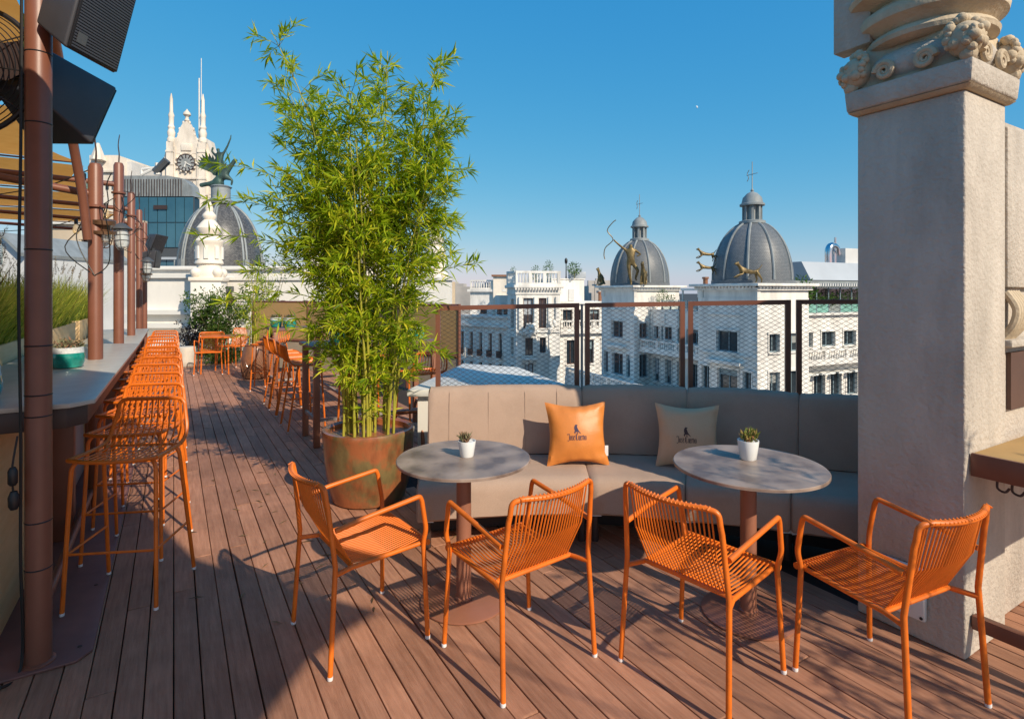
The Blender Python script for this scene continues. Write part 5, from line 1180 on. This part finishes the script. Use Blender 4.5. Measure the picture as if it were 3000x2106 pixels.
# carved cartouche over the middle window and side garland, console under it
rg = random.Random(9); dFv = Vector((dF[0],dF[1],0)).normalized(); nF = Vector((dFv.y,-dFv.x,0))
def orn(t_, z_, w_, h_, n, nm):
    mb = MB()
    for _ in range(n):
        a = rg.uniform(0,6.28); q = math.sqrt(rg.random()); p = Vector((B1[0],B1[1],0)) + dFv*(t_+w_*q*math.cos(a)) + nF*rg.uniform(.05,.3) + Vector((0,0,z_+h_*q*math.sin(a)*(1-.3*abs(math.cos(a)))))
        mb.ball(p, rg.uniform(.1,.24), 7, 5, (1,1,rg.uniform(.7,1.5)))
    mb.build(nm, wv, pal, True)
orn(1.35,-2.55,.95,.55,40,'carved_cartouche'); orn(1.35,-1.95,.4,.4,14,'carved_bust'); orn(3.8,-1.9,.35,.8,22,'carved_trophy'); orn(1.35,-5.5,.75,.25,20,'carved_console')
lbox(pal, B1, dF, .5, 2.2, -.7, -.002, -5.35, -5.15, wv, 'balcony_slab')
# right wing
dD = (D1[0]-D0[0], D1[1]-D0[1]); LD = math.hypot(*dD)
facade(pal, D0, dD, LD, zb, -2.9, [(.9,2.0,-6.2,-3.6),(3.2,4.2,-6.2,-3.6),(5.2,6.2,-6.2,-3.6)], wv, .3, M_['shutter_wood'])
lbox(pal, D0, dD, -.0, LD, -.5, 2.0, -2.899, -2.5, wv, 'cornice'); balustrade(pal, D0, dD, .05, LD, -.3, -2.495, -1.45, wv, .3, 'balustrade', 2.0)
D2 = (D0[0]-.2, D0[1]+2.2); facade(pal, D2, dD, LD, -2.9, .25, [(.9,2.1,-2.3,-.4),(2.7,3.2,-2.3,-.4),(4.3,5.5,-2.3,-.4),(6.0,6.5,-2.3,-.4)], wv, .3, M_['shutter_wood'])
lbox(pal, D2, dD, -.1, LD+1, -.3, 6, .251, .5, wv, 'roof_slab'); lbox(pal, D2, dD, 0, LD, .5, 6, -20, .24, M_['white_stone_grey'], 'core')
lbox(pal, D2, dD, .2, 4.2, 1.2, 6, .501, 3.0, wv, 'attic_block'); lbox(pal, D2, dD, .1, 4.3, 1.1, 6.1, 3.001, 3.12, wv, 'attic_coping')
lbox(pal, D2, dD, 2.2, 2.9, 1.12, 1.198, .55, 1.9, M_['white_stone_grey'], 'door')
for i, (px, py, r_, h_) in enumerate(((1690,812,.75,1.8),(1608,812,.6,1.3),(1570,806,.5,.8),(1503,800,.35,.7))):
    q = P(px,py+12,61.5); q.z = 3.12 if px > 1640 else 2.31
    far_plant(['round clipped tree on the palace roof beside the lamp post','leafy tree on the palace roof behind the pavilion balustrade','low greenery behind the middle of the pavilion balustrade','dark shrub at the left end of the pavilion balustrade'][i], (q.x*1.25,(q.y+1.0 if px < 1640 else q.y+2.4)*1.25,CAMZ+(q.z-CAMZ)*1.25), r_*1.25, (h_+ (1.4 if px < 1640 else 0))*1.25, 80+i, 240)
lp = thing('roof_lamp', 'slim dark lamp post on the palace roof beside a round tree', 'lamp post', (P(1664,815,63).x*1.25, 65.2*1.25, CAMZ+(3.121-CAMZ)*1.25))
MB().lathe([(.12,0),(.08,.4),(.06,2.1),(.2,2.3),(.22,2.75),(.06,3.0)], 10).build('post', M_['black'], lp, True)
# ground-floor roof in front with a few people-high boxes: flat lower roof
lr = thing('lower_roof', 'pale flat roof of the lower building seen below the palace', 'building', (0,0,0))
MB().box(-8,9,44,56,-29.9,-9.2).build('block', M_['white_stone_grey'], lr); MB().box(-8.2,9.2,43.8,56.2,-9.199,-8.9).build('roof', M_['white_wall'], lr)

# ================================================================ LEFT BACKGROUND
# white terrace back wall with bands, arches and pinnacle piers
bw = thing('back_wall', 'white rendered wall closing the terrace, with ledges and arched openings', 'wall', (0,0,0))
yB = 15.6
MB().box(-10.6,-7.9,yB,yB+.5,0,2.05).build('wall_face', M_['white_wall'], bw)
MB().box(-10.6,-7.9,yB-.10,yB-.002,1.98,2.09).build('coping', M_['white_paint'], bw); MB().box(-10.6,-7.9,yB-.22,yB-.002,.98,1.10).build('ledge', M_['white_paint'], bw)
MB().box(-10.6,-7.9,yB-.35,yB-.002,.62,.74).build('ledge', M_['white_paint'], bw); MB().box(-10.6,-7.9,yB-.6,yB-.002,.0,.30).build('step', M_['white_wall'], bw)
def arch_wall(x0, x1, z1, arches):
    mb = MB(); xs = [x0]
    poly = [(x0,0),(x0,z1),(x1,z1),(x1,0)]
    # strips between arches and arch heads
    cur = x0
    for cx, r_, zs in arches:
        mb.box(cur,cx-r_,yB,yB+.4,0,z1)
        n = 10
        for k in range(n):
            a0, a1 = math.pi-math.pi*k/n, math.pi-math.pi*(k+1)/n; xa, xb = cx+r_*math.cos(a0), cx+r_*math.cos(a1); za, zb_ = zs+r_*math.sin(a0), zs+r_*math.sin(a1)
            mb.hexa([(xa,yB,za),(xb,yB,zb_),(xb,yB+.4,zb_),(xa,yB+.4,za),(xa,yB,z1),(xb,yB,z1),(xb,yB+.4,z1),(xa,yB+.4,z1)])
        cur = cx+r_
    mb.box(cur,x1,yB,yB+.4,0,z1); return mb
arch_wall(-8.1,-1.7,1.92,[(-7.0,.2,1.15),(-6.35,.22,1.15),(-5.72,.22,1.15),(-5.1,.22,1.15),(-4.4,.22,1.15)]).build('arcade', M_['white_wall'], bw)
MB().box(-8.1,-1.7,yB+1.2,yB+1.3,0,1.9).build('inner_wall', M_['beige_wall'], bw)
MB().box(-8.1,-1.65,yB-.06,yB+.46,1.921,2.0).build('coping', M_['white_paint'], bw)
def pinnacle_pier(lab, x, y, w_, zs, ztop, seed):
    t = thing('pinnacle_pier', lab, 'pier', (x,y,0), TA*.5, 'white piers with carved pinnacles'); h = ztop-zs; s = h/2.0
    MB().box(-w_/2,w_/2,-w_/2,w_/2,0,zs-.1).build('pier', M_['white_wall'], t, bevel=.01); MB().box(-w_*.56,w_*.56,-w_*.56,w_*.56,zs-.1+.001,zs).build('cap', M_['cream_stone'], t, bevel=.01)
    MB().lathe([(.34*s,zs),(.36*s,zs+.08*s),(.30*s,zs+.2*s),(.28*s,zs+.32*s),(.34*s,zs+.36*s),(.33*s,zs+.42*s),(.31*s,zs+.46*s),(.31*s,zs+.82*s),(.35*s,zs+.88*s),(.36*s,zs+.95*s),(.27*s,zs+1.02*s),(.22*s,zs+1.1*s),(.29*s,zs+1.2*s),(.30*s,zs+1.28*s),(.2*s,zs+1.42*s),(.13*s,zs+1.5*s),(.17*s,zs+1.58*s),(.16*s,zs+1.63*s),(.09*s,zs+1.72*s),(.1*s,zs+1.8*s),(.03*s,zs+2.0*s)], 24).build('pinnacle', M_['cream_stone'], t, True)
    for k in range(8): a = 2*math.pi*k/8; MB().box(-.012*s,.03*s,-.05*s,.05*s,zs+.48*s,zs+.8*s).build('flute_panel', M_['white_wall'], t, loc=(.31*s*math.cos(a),.31*s*math.sin(a),0), rot=(0,0,a))
    for k in range(4): a = math.pi/4+math.pi/2*k; MB().ball((.36*s*math.cos(a),.36*s*math.sin(a),zs+.12*s), .13*s, 10, 7).build('corner_scroll', M_['cream_stone'], t, True)
q = P(613,1,15.0)
pinnacle_pier('white pier with tall carved pinnacle beside the large green shrub', q.x, 15.0, .72, 1.98, 4.02, 1)
for (px, Y, zt, lab) in ((935,16.3,4.3,'white pier with carved pinnacle half hidden by the left of the bamboo crown'),(1075,16.3,4.6,'white pier with carved pinnacle hidden behind the middle of the bamboo'),(1275,16.4,3.75,'white pier with carved pinnacle showing at the right edge of the bamboo')):
    pinnacle_pier(lab, (px-1500)/F*Y, Y, .75, 1.98, zt, 2)
wl2 = thing('wall_lamp', 'small blue-white flood lamp with brass horn on the white wall', 'lamp', (P(672,850,15.4).x, 15.4, 1.55))
MB().box(-.08,.08,-.1,.1,.05,.2).build('housing', M_['lamp_grey'], wl2, bevel=.01); MB().lathe([(.05,-.35),(.12,-.3),(.10,-.1),(.04,.04)], 14).build('horn', M_['lamp_brass'], wl2, True)
# long low white block beneath the old dome
lb = thing('white_block', 'long low white roof block beneath the old dark dome', 'building', (0,0,0))
MB().box(-40,-13,44,52,-29.9,3.3).build('block', M_['white_wall'], lb); MB().box(-40.3,-12.8,43.7,52.3,3.301,3.6).build('coping', M_['white_paint'], lb, bevel=.05)
MB().box(-45,-26.5,40,43,-29.9,2.2).build('lean_to', M_['white_wall'], lb)
for i in range(4): MB().box(-35+i*2.6,-33+i*2.6,39.9,39.99,.7,1.6).build('window', M_['pane'], lb)
MB().add([(-36,39.9,2.21),(-31,39.9,2.21),(-31,42.5,4.4),(-34,42.5,4.4)],[(0,1,2,3)]).build('skylight', M_['pane_blue'], lb)
# old dome with pegasus-like statue
od = thing('old_dome', 'old dark scale-tiled dome with stone ribs', 'dome', (P(647,790,60).x,60,0))
r0 = 4.05; pr = [(r0*1.03,3.6),(r0*1.03,4.0),(r0,4.05)] + [(max(.9,r0*math.cos(i/12*R(84))**.9), 4.05+7.0*math.sin(i/12*R(84))) for i in range(1,13)]
MB().lathe(pr, 60).build('tiles', M_['slate_old'], od, True)
for k in range(8):
    a = 2*math.pi*(k+.35)/8
    for s in (-.045,.045): MB().tube([((q+.03)*math.cos(a+s),(q+.03)*math.sin(a+s),z) for q, z in pr[2:]], .12, 6).build('rib', M_['zinc'], od, True)
    MB().box(-.25,.25,-.25,.25,3.7,4.9).build('rib_foot', M_['zinc'], od, loc=(r0*1.02*math.cos(a),r0*1.02*math.sin(a),0), rot=(0,0,a))
MB().lathe([(1.35,10.9),(1.45,11.1),(1.2,11.3),(.95,11.5),(.95,12.6),(1.1,12.75),(.8,12.9)], 20).build('pedestal', M_['zinc'], od, True)
MB().box(-4.6,4.6,-4.4,4.4,-29.9,3.58).build('drum_block', M_['white_wall'], od)
# statue: winged bird carrying a standing figure with raised arm
vm = M_['verdigris']
stt = skin('bird_rider_statue','green bronze statue of a great winged bird carrying a figure with raised arm', (od.location.x-.25,60,12.7), 0,
  [(0,0,1.0,.55),(.6,0,1.7,.62),(1.3,0,2.5,.42),(1.9,0,3.2,.28),(2.25,0,3.75,.30),(2.62,0,3.72,.13),(-.7,0,.55,.42),(-1.7,0,.45,.3),(-2.6,0,.25,.32),(.3,.3,.3,.3),(.5,.3,-.2,.15),(.3,-.3,.3,.3),(.5,-.3,-.2,.15),
   (.2,0,2.6,.42),(.15,0,3.5,.40),(.1,0,4.3,.45),(.0,0,4.9,.16),(-.1,0,5.35,.27),(-.55,0,4.5,.17),(-.9,0,4.95,.14),(-.75,0,5.5,.12),(.75,0,4.75,.16),(1.25,0,5.7,.12),(1.65,0,6.7,.09),(1.72,0,7.2,.05),(1.9,0,1.0,.16),(1.75,0,.3,.12)],
  [(0,1),(1,2),(2,3),(3,4),(4,5),(0,6),(6,7),(7,8),(0,9),(9,10),(0,11),(11,12),(1,13),(13,14),(14,15),(15,16),(16,17),(15,18),(18,19),(19,20),(15,21),(21,22),(22,23),(23,24),(1,25),(25,26)], vm, .78)
for s in (-1,1):
    mb = MB()
    for k in range(9):
        a = R(70+k*11); ln = 2.6-.12*abs(k-3)
        p0 = Vector((-.1,.3*s,1.5+.05*k)); d = Vector((math.cos(a)*.95, s*.45, math.sin(a)*1.0)); sd2 = Vector((d.z,0,-d.x)).normalized()*.19
        p = [p0-sd2, p0+sd2, p0+d*ln*.75+sd2*1.1, p0+d*ln, p0+d*ln*.75-sd2*1.1]; p = [Vector((q.x-.25,q.y+k*.02*s,q.z))*.82 for q in p]
        mb.add([*p, *[q+Vector((0,.06*s,0)) for q in p]], [(0,1,2,3,4),(9,8,7,6,5),(0,5,6,1),(1,6,7,2),(2,7,8,3),(3,8,9,4),(4,9,5,0)])
    mb.build('wing', vm, stt)
# clock tower
q = P(544,600,140); ct = thing('clock_tower', 'cream stone clock tower with gabled top and twin pinnacles', 'tower', (q.x,140,0), R(4))
cm = M_['cream_stone']; ct.scale = (.74,.74,1)
MB().box(-6.2,6.6,0,4,-29.9,26).build('shaft', cm, ct); MB().box(-6.0,6.2,.3,3.7,26.001,36.0).build('upper_shaft', cm, ct)
for z in (10,14,25.6): MB().box(-6.5,6.9,-.3,4.2,z,z+.4).build('band', cm, ct)
gab = [(-4.4,36),(-4.4,38.6),(-3.4,39.4),(-2.6,40.6),(-2.2,42.0),(-1.0,43.6),(0,44.0),(1.0,43.6),(2.2,42.0),(2.6,40.6),(3.4,39.4),(4.4,38.6),(4.4,36)]
MB().prism([(x,z) for x,z in gab], 0, 1.6, Matrix(((1,0,0,0),(0,0,-1,1.8),(0,1,0,0),(0,0,0,1)))).build('gable', cm, ct)
MB().lathe([(.5,43.9),(.9,44.3),(.5,44.8),(.5,45.2),(1.2,45.7),(1.1,46.2),(.4,46.8),(.1,47.2)], 14, (0,.9,0)).build('finial', cm, ct, True)
for xx in (-5.0,5.3):
    MB().box(xx-1.1,xx+1.1,-.4,1.8,20,38.8).build('buttress', cm, ct); MB().lathe([(1.3,38.8),(1.3,39.6),(1.0,40.0),(1.25,41.2),(.9,42.0),(1.1,42.5),(.75,43.2),(.8,45.0),(.95,45.5),(.55,46.4),(.5,49.5),(.12,51)], 12, (xx,.7,0)).build('pinnacle', cm, ct, True)
for s in (-1,1): 
    MB().prism([(s*6.0,26) if s>0 else (-8.2,26),(8.6,26) if s>0 else (-6.0,26),(8.6,33) if s>0 else (-6.0,40),(7.6,36) if s>0 else (-7.2,36),(6.2,40) if s>0 else (-8.2,33)], 0, 6, Matrix(((1,0,0,0),(0,0,-1,7),(0,1,0,0),(0,0,0,1)))).build('shoulder', cm, ct)
MB().box(-9,8.0,.9,3.9,-29.9,25.9).build('base_block', cm, ct)
RX = Matrix.Rotation(R(90),4,'X')
ck = bpy.data.objects.new('clock', None); col.objects.link(ck); ck.parent = ct; ck.location = (.2,-.02,33.6); ck.scale = (1,1,.74)
MB().lathe([(2.7,0),(2.7,.25)], 40, M=RX).build('clock_face', M_['pane_curtain'], ck)
MB().tube([(2.85*math.cos(2*math.pi*k/40),-.28,2.85*math.sin(2*math.pi*k/40)) for k in range(40)], .16, 6, True).build('clock_ring', M_['dark_steel'], ck)
for k in range(12):
    a = 2*math.pi*k/12; MB().box(-.14,.14,-.08,.08,-.5,.5).build('hour_mark', M_['dark_steel'], ck, loc=(2.15*math.sin(a),-.33,2.15*math.cos(a)), rot=(0,a,0))
    MB().ball((3.25*math.sin(a),-.25,3.25*math.cos(a)), .36, 8, 6).build('carved_boss', cm, ck, True)
MB().box(-.14,.14,-.06,.06,-.4,2.1).build('minute_hand', M_['white_paint'], ck, loc=(0,-.53,0), rot=(0,R(118),0)); MB().box(-.18,.18,-.06,.06,-.4,1.5).build('hour_hand', M_['white_paint'], ck, loc=(0,-.46,0), rot=(0,R(195),0))
for xx in (-3.55,3.85): MB().box(xx-.22,xx+.22,-.25,.28,26.5,37.6).build('pilaster', cm, ct)
for (x_, z_) in gab[1:-1]: MB().ball((x_,.6,z_+.15), .42, 8, 6).build('crocket', cm, ct, True)
MB().box(-1.5,1.9,-.22,.28,36.6,38.4).build('carved_shield', cm, ct, bevel=.2); MB().box(-3.3,3.6,-.3,.29,29.6,30.1).build('moulding', cm, ct)
for xx in (-1.8,.0,1.8): MB().box(xx-.45,xx+.45,.25,.296,26.9,29.0).build('louvre', M_['dark_steel'], ct)
for z in (29.5,33,36.2): 
    for xx in (-5.0,5.3): MB().box(xx-1.3,xx+1.3,-.6,1.9,z,z+.45).build('buttress_band', cm, ct)
MB().tube([(3.9,1,38),(3.9,1,55)], .22, 6).build('antenna', M_['white_paint'], ct); MB().tube([(4.6,1,46),(4.6,1,60)], .12, 6).build('antenna', M_['white_paint'], ct)
MB().box(3.6,4.8,-.06,.88,6,8).build('window', M_['pane'], ct)
# glass office block, curved right end
gt = thing('glass_office', 'blue glass office block with rounded top corner and grey parapet', 'building', (0,0,0))
YG = 112.0; gx0, gx1 = P(330,0,YG).x, P(566,0,YG).x; zt = P(0,515,YG).z
fl = [zt-4.2, zt-9.3, zt-14.3, zt-16.6, zt-21.5, zt-26.5, zt-31.5]
ncol = 9; cw = (gx1-gx0)/ncol
MB().box(gx0+.4,gx1-.4,YG+.6,YG+3,-29.9,zt-4.2).build('core', M_['pane'], gt)
pg = [(gx0,zt-4.1),(gx0,zt),(gx1-5,zt),(gx1-2,zt-.6),(gx1-.6,zt-1.9),(gx1,zt-4.1)]
MB().prism(pg, 0, 3, Matrix(((1,0,0,0),(0,0,-1,YG+3),(0,1,0,0),(0,0,0,1)))).build('parapet', M_['zinc'], gt)
for i in range(26):
    x = gx0+.3+i*(gx1-gx0-2.2)/26; MB().box(x,x+.12,YG-.1,YG-.002,zt-4.0,zt-.7).build('parapet_fin', M_['dark_steel'], gt)
pm_ = MB().box(.07,cw-.07,0,.2,.07,4.9).mesh('glass_pane', M_['pane_blue'])
for j in range(len(fl)-1):
    for i in range(ncol):
        h_ = fl[j]-fl[j+1]
        o = ob('glass_pane' if j != 2 else 'spandrel', pm_, gt, (gx0+i*cw, YG+(.02 if j != 2 else .3), fl[j+1])); o.scale = (1,1,h_/5.0)
MB().box(gx0,gx1,YG+.21,YG+.5,-29.9,zt-4.2).build('mullion_frame', M_['lamp_grey'], gt)
MB().box(gx0-.1,gx1+.2,YG-.5,YG-.02,zt-16.7,zt-16.2).build('ledge', M_['roof_metal'], gt)
MB().box(P(452,0,YG).x,P(490,0,YG).x,YG-.3,YG-.05,P(0,614,YG).z,P(0,602,YG).z).build('open_vent', M_['dark_steel'], gt)
# roof steelwork beside the tower
rs = thing('roof_gantry', 'white steel roof gantry beside the clock tower', 'gantry', (0,0,0)); MB().box(P(420,0,116).x,P(470,0,116).x,114,120,zt-1,zt+.2).build('deck', M_['zinc'], rs)
a, b, c, d = P(415,512,116), P(415,497,116), P(455,492,116), P(455,512,116)
for p, q in ((a,b),(b,c),(c,d),(a,c)): MB().tube([p,q], .28, 6).build('strut', M_['white_paint'], rs)
MB().tube([P(455,505,116),P(490,470,116)], .8, 6).build('boom', M_['lamp_grey'], rs); MB().tube([P(462,512,116),P(462,478,116)], .5, 6).build('mast', M_['white_paint'], rs)
# beige building and tall cream block behind the canopies
bb = thing('beige_building', 'beige rendered building with dark square windows behind the canopies', 'building', (0,0,0))
YB2 = 58; xb0, xb1 = P(110,0,YB2).x, P(395,0,YB2).x
facade(bb, (xb0,YB2), (1,0), xb1-xb0, zb, P(0,640,YB2).z, [(P(px,0,YB2).x-xb0, P(px+w_,0,YB2).x-xb0, P(0,738,YB2).z, P(0,702,YB2).z) for px, w_ in ((138,10),(238,24),(300,20))], M_['beige_wall'], .4, M_['dark_steel'])
MB().box(xb0,xb1,YB2+.5,YB2+2,-29.9,P(0,640,YB2).z-.05).build('core', M_['beige_wall'], bb); MB().box(xb0-.5,xb1+.5,YB2-.6,YB2-.002,P(0,658,YB2).z,P(0,650,YB2).z).build('cornice', M_['white_paint'], bb)
MB().box(P(190,0,57).x,P(300,0,57).x,56.4,57.9,P(0,765,57).z,P(0,735,57).z).build('roof_plant', M_['roof_metal'], bb)
MB().tube([P(182,745,57),P(182,705,57)], .14, 6).build('red_pipe', M_['terracotta'], bb)
cb_ = thing('cream_block', 'tall cream apartment block far behind the canopy poles', 'building', (0,0,0))
YC = 130; MB().box(P(262,0,YC).x,P(345,0,YC).x,YC,YC+20,-29.9,P(0,455,YC).z).build('block', M_['cream_stone'], cb_); MB().box(P(345,0,YC).x+.01,P(360,0,YC).x,YC+3,YC+20,-29.9,P(0,465,YC).z).build('side_wing', M_['white_stone_grey'], cb_)
MB().box(P(262,0,YC).x-.5,P(362,0,YC).x,YC-.6,YC-.01,P(0,506,YC).z,P(0,500,YC).z).build('band', M_['cream_stone'], cb_)
for k in range(4): MB().box(P(275+k*18,0,YC).x,P(283+k*18,0,YC).x,YC-.2,YC-.02,P(0,555,YC).z,P(0,530,YC).z).build('window', M_['pane'], cb_)
MB().tube([P(287,470,YC-1),P(287,420,YC-1)], [1.6,.3], 6).build('roof_spike', M_['cream_stone'], cb_)
gh = thing('grey_house', 'grey gabled house with shutters at the left behind the planters', 'building', (0,0,0))
YH = 30; gx = P(-60,0,YH).x; 
MB().prism([(gx,-20),(P(75,0,YH).x,-20),(P(75,0,YH).x,P(0,745,YH).z),(P(20,0,YH).x,P(0,690,YH).z),(gx,P(0,690,YH).z)], 0, 8, Matrix(((1,0,0,0),(0,0,-1,YH+8),(0,1,0,0),(0,0,0,1)))).build('wall', M_['white_stone_grey'], gh)
MB().hexa([(P(18,0,YH).x,YH-.4,P(0,692,YH).z),(P(80,0,YH).x,YH-.4,P(0,752,YH).z),(P(80,0,YH).x,YH+8,P(0,752,YH).z),(P(18,0,YH).x,YH+8,P(0,692,YH).z),(P(18,0,YH).x,YH-.4,P(0,682,YH).z),(P(82,0,YH).x,YH-.4,P(0,742,YH).z),(P(82,0,YH).x,YH+8,P(0,742,YH).z),(P(18,0,YH).x,YH+8,P(0,682,YH).z)]).build('roof', M_['zinc'], gh)
sh = MB().box(P(-5,0,YH).x,P(9,0,YH).x,YH-.08,YH-.02,P(0,772,YH).z,P(0,712,YH).z).build('shutter', M_['frame_blue'], gh)
for k in range(8): MB().box(P(-4,0,YH).x,P(8,0,YH).x,YH-.12,YH-.081,P(0,770-k*7.2,YH).z,P(0,767-k*7.2,YH).z).build('slat', M_['roof_metal'], sh)
# far city on the horizon
rng = random.Random(99)
for i in range(18):
    Y = rng.uniform(420,1500); px = rng.uniform(1290,1345) if i % 3 == 0 else rng.uniform(1725,1775) if i % 3 == 1 else rng.uniform(1980,2420)
    x = (px-1500)/F*Y; w_ = rng.uniform(10,26); top = CAMZ + rng.uniform(-8,14)*Y/900 + (rng.uniform(0,10) if i % 3 == 1 else 0)
    t = thing('distant_block', 'distant pale apartment block in the haze on the horizon', 'building', (x,Y,0), rng.uniform(-.5,.5), 'distant blocks on the horizon')
    MB().box(-w_,w_,-w_*.6,w_*.6,-29.9,top).build('block', M_['city'], t); MB().box(-w_*.4,w_*.3,-w_*.4,w_*.4,top+.01,top+rng.uniform(2,4)).build('roof_house', M_['city'], t)
# the moon by day
mb_ = MB().ball((0,0,0), 17, 24, 16); mb_.f = [f for f in mb_.f if (sum((Vector(mb_.v[i]) for i in f), Vector())/4).normalized().dot(Vector((.86,-.35,.38))) > .12]
mo = mb_.build('moon', M_['moon'], None); mo.location = P(2040,315,6000); tag(mo, 'small pale half moon in the clear blue sky', 'moon')
# ---------------------------------------------------------------- roof clutter and extra relief on the buildings across the street
def roof_bits(root, pts, seed):
    rg = random.Random(seed)
    for (x, y, z) in pts:
        k = rg.random()
        if k < .4:
            MB().box(-.5,.5,-.4,.4,0,.8).build('air_unit', M_['roof_metal'], root, bevel=.03, loc=(x,y,z)); 
        elif k < .7: MB().tube([(0,0,0),(0,0,rg.uniform(1.2,2.4))], .035, 5).build('aerial', M_['lamp_grey'], root, loc=(x,y,z))
        else: MB().lathe([(.22,0),(.22,.9),(.32,.92),(.3,1.1)], 8).build('chimney_pot', M_['terracotta'], root, loc=(x,y,z))
roof_bits(pal, [(-4.0,68.0,1.91),(-2.9,67.6,1.91),(1.6,61.2,2.31),(7.0,64.9,3.125),(8.1,66.0,3.125),(9.6,65.4,.51),(10.4,66.5,.51),(-.4,66.2,1.21)], 4)
roof_bits(hot, [(10.2,4.9,1.91),(12.4,4.7,1.91),(13.6,4.2,1.91)], 6)
for k in range(10):      # rusticated corner stones on the two towers
    for (xc, y_) in ((5.7,0),(20.6,0)):
        z = -.5-k*.62; w_ = .55 if k % 2 else .38
        MB().box(xc-w_,xc+.05,-.05,w_,z,z+.54).build('quoin', M_['white_stone'], hot, bevel=.03)
for (xa, xb) in ((.0,5.7),(14.45,20.6)):
    for z in (-3.4,-7.4): lbox(hot,(xa,0),ex,.5,xb-xa-.7,-.12,-.004,z,z+.14,M_['white_stone'],'string_course')
for t_ in (.3,2.15,3.95,5.75,7.6): lbox(hot,(5.7,2.0),ex,t_-.09,t_+.09,-.10,-.004,-4.55,-.5,M_['white_stone'],'pilaster')
for i in range(4): lbox(pal, A0, dA, .25+i*1.48+.95, .25+i*1.48+1.2, -.10, -.004, -8.8, -2.3, M_['white_stone'], 'pilaster')
for i in range(5):
    t_ = .62+i*1.48
    lbox(pal, A0, dA, t_-.12, t_+.64, -.32, -.004, -5.62, -5.53, M_['white_stone'], 'balconet_slab'); lbox(pal, A0, dA, t_-.1, t_+.62, -.30, -.27, -5.52, -4.75, M_['dark_steel'], 'balconet_rail')
lbox(pal, B1, dF, 0, LF, -.16, -.004, -2.6, -2.36, M_['white_stone'], 'string_course'); lbox(pal, B1, dF, 0, LF, -.12, -.004, -5.05, -4.98, M_['white_stone'], 'string_course')
for t_ in (.55,2.0,3.4): lbox(pal, B1, dF, t_, t_+.14, -.12, -.004, -8.5, -2.62, M_['white_stone'], 'pilaster')

# dry leaves fallen on the deck below the bamboo
rng = random.Random(55); L = []
for _ in range(90):
    a = rng.uniform(0,6.28); r_ = .40+abs(rng.gauss(0,.55)); x = bx_+r_*math.cos(a); y = by_+r_*math.sin(a)
    if y > 4.5 and x > -.8: continue
    d = rv(rng, rng.uniform(-.05,.08)); L.append((Vector((x,y,.006)), d, Vector((0,0,1)), rng.uniform(.05,.10), rng.uniform(.008,.013), rng.random()))
fl_ = blades('fallen_leaves', L, M_['plume'], None); tag(fl_, 'dry fallen bamboo leaves scattered on the deck round the big pot', 'leaves', kind='stuff')
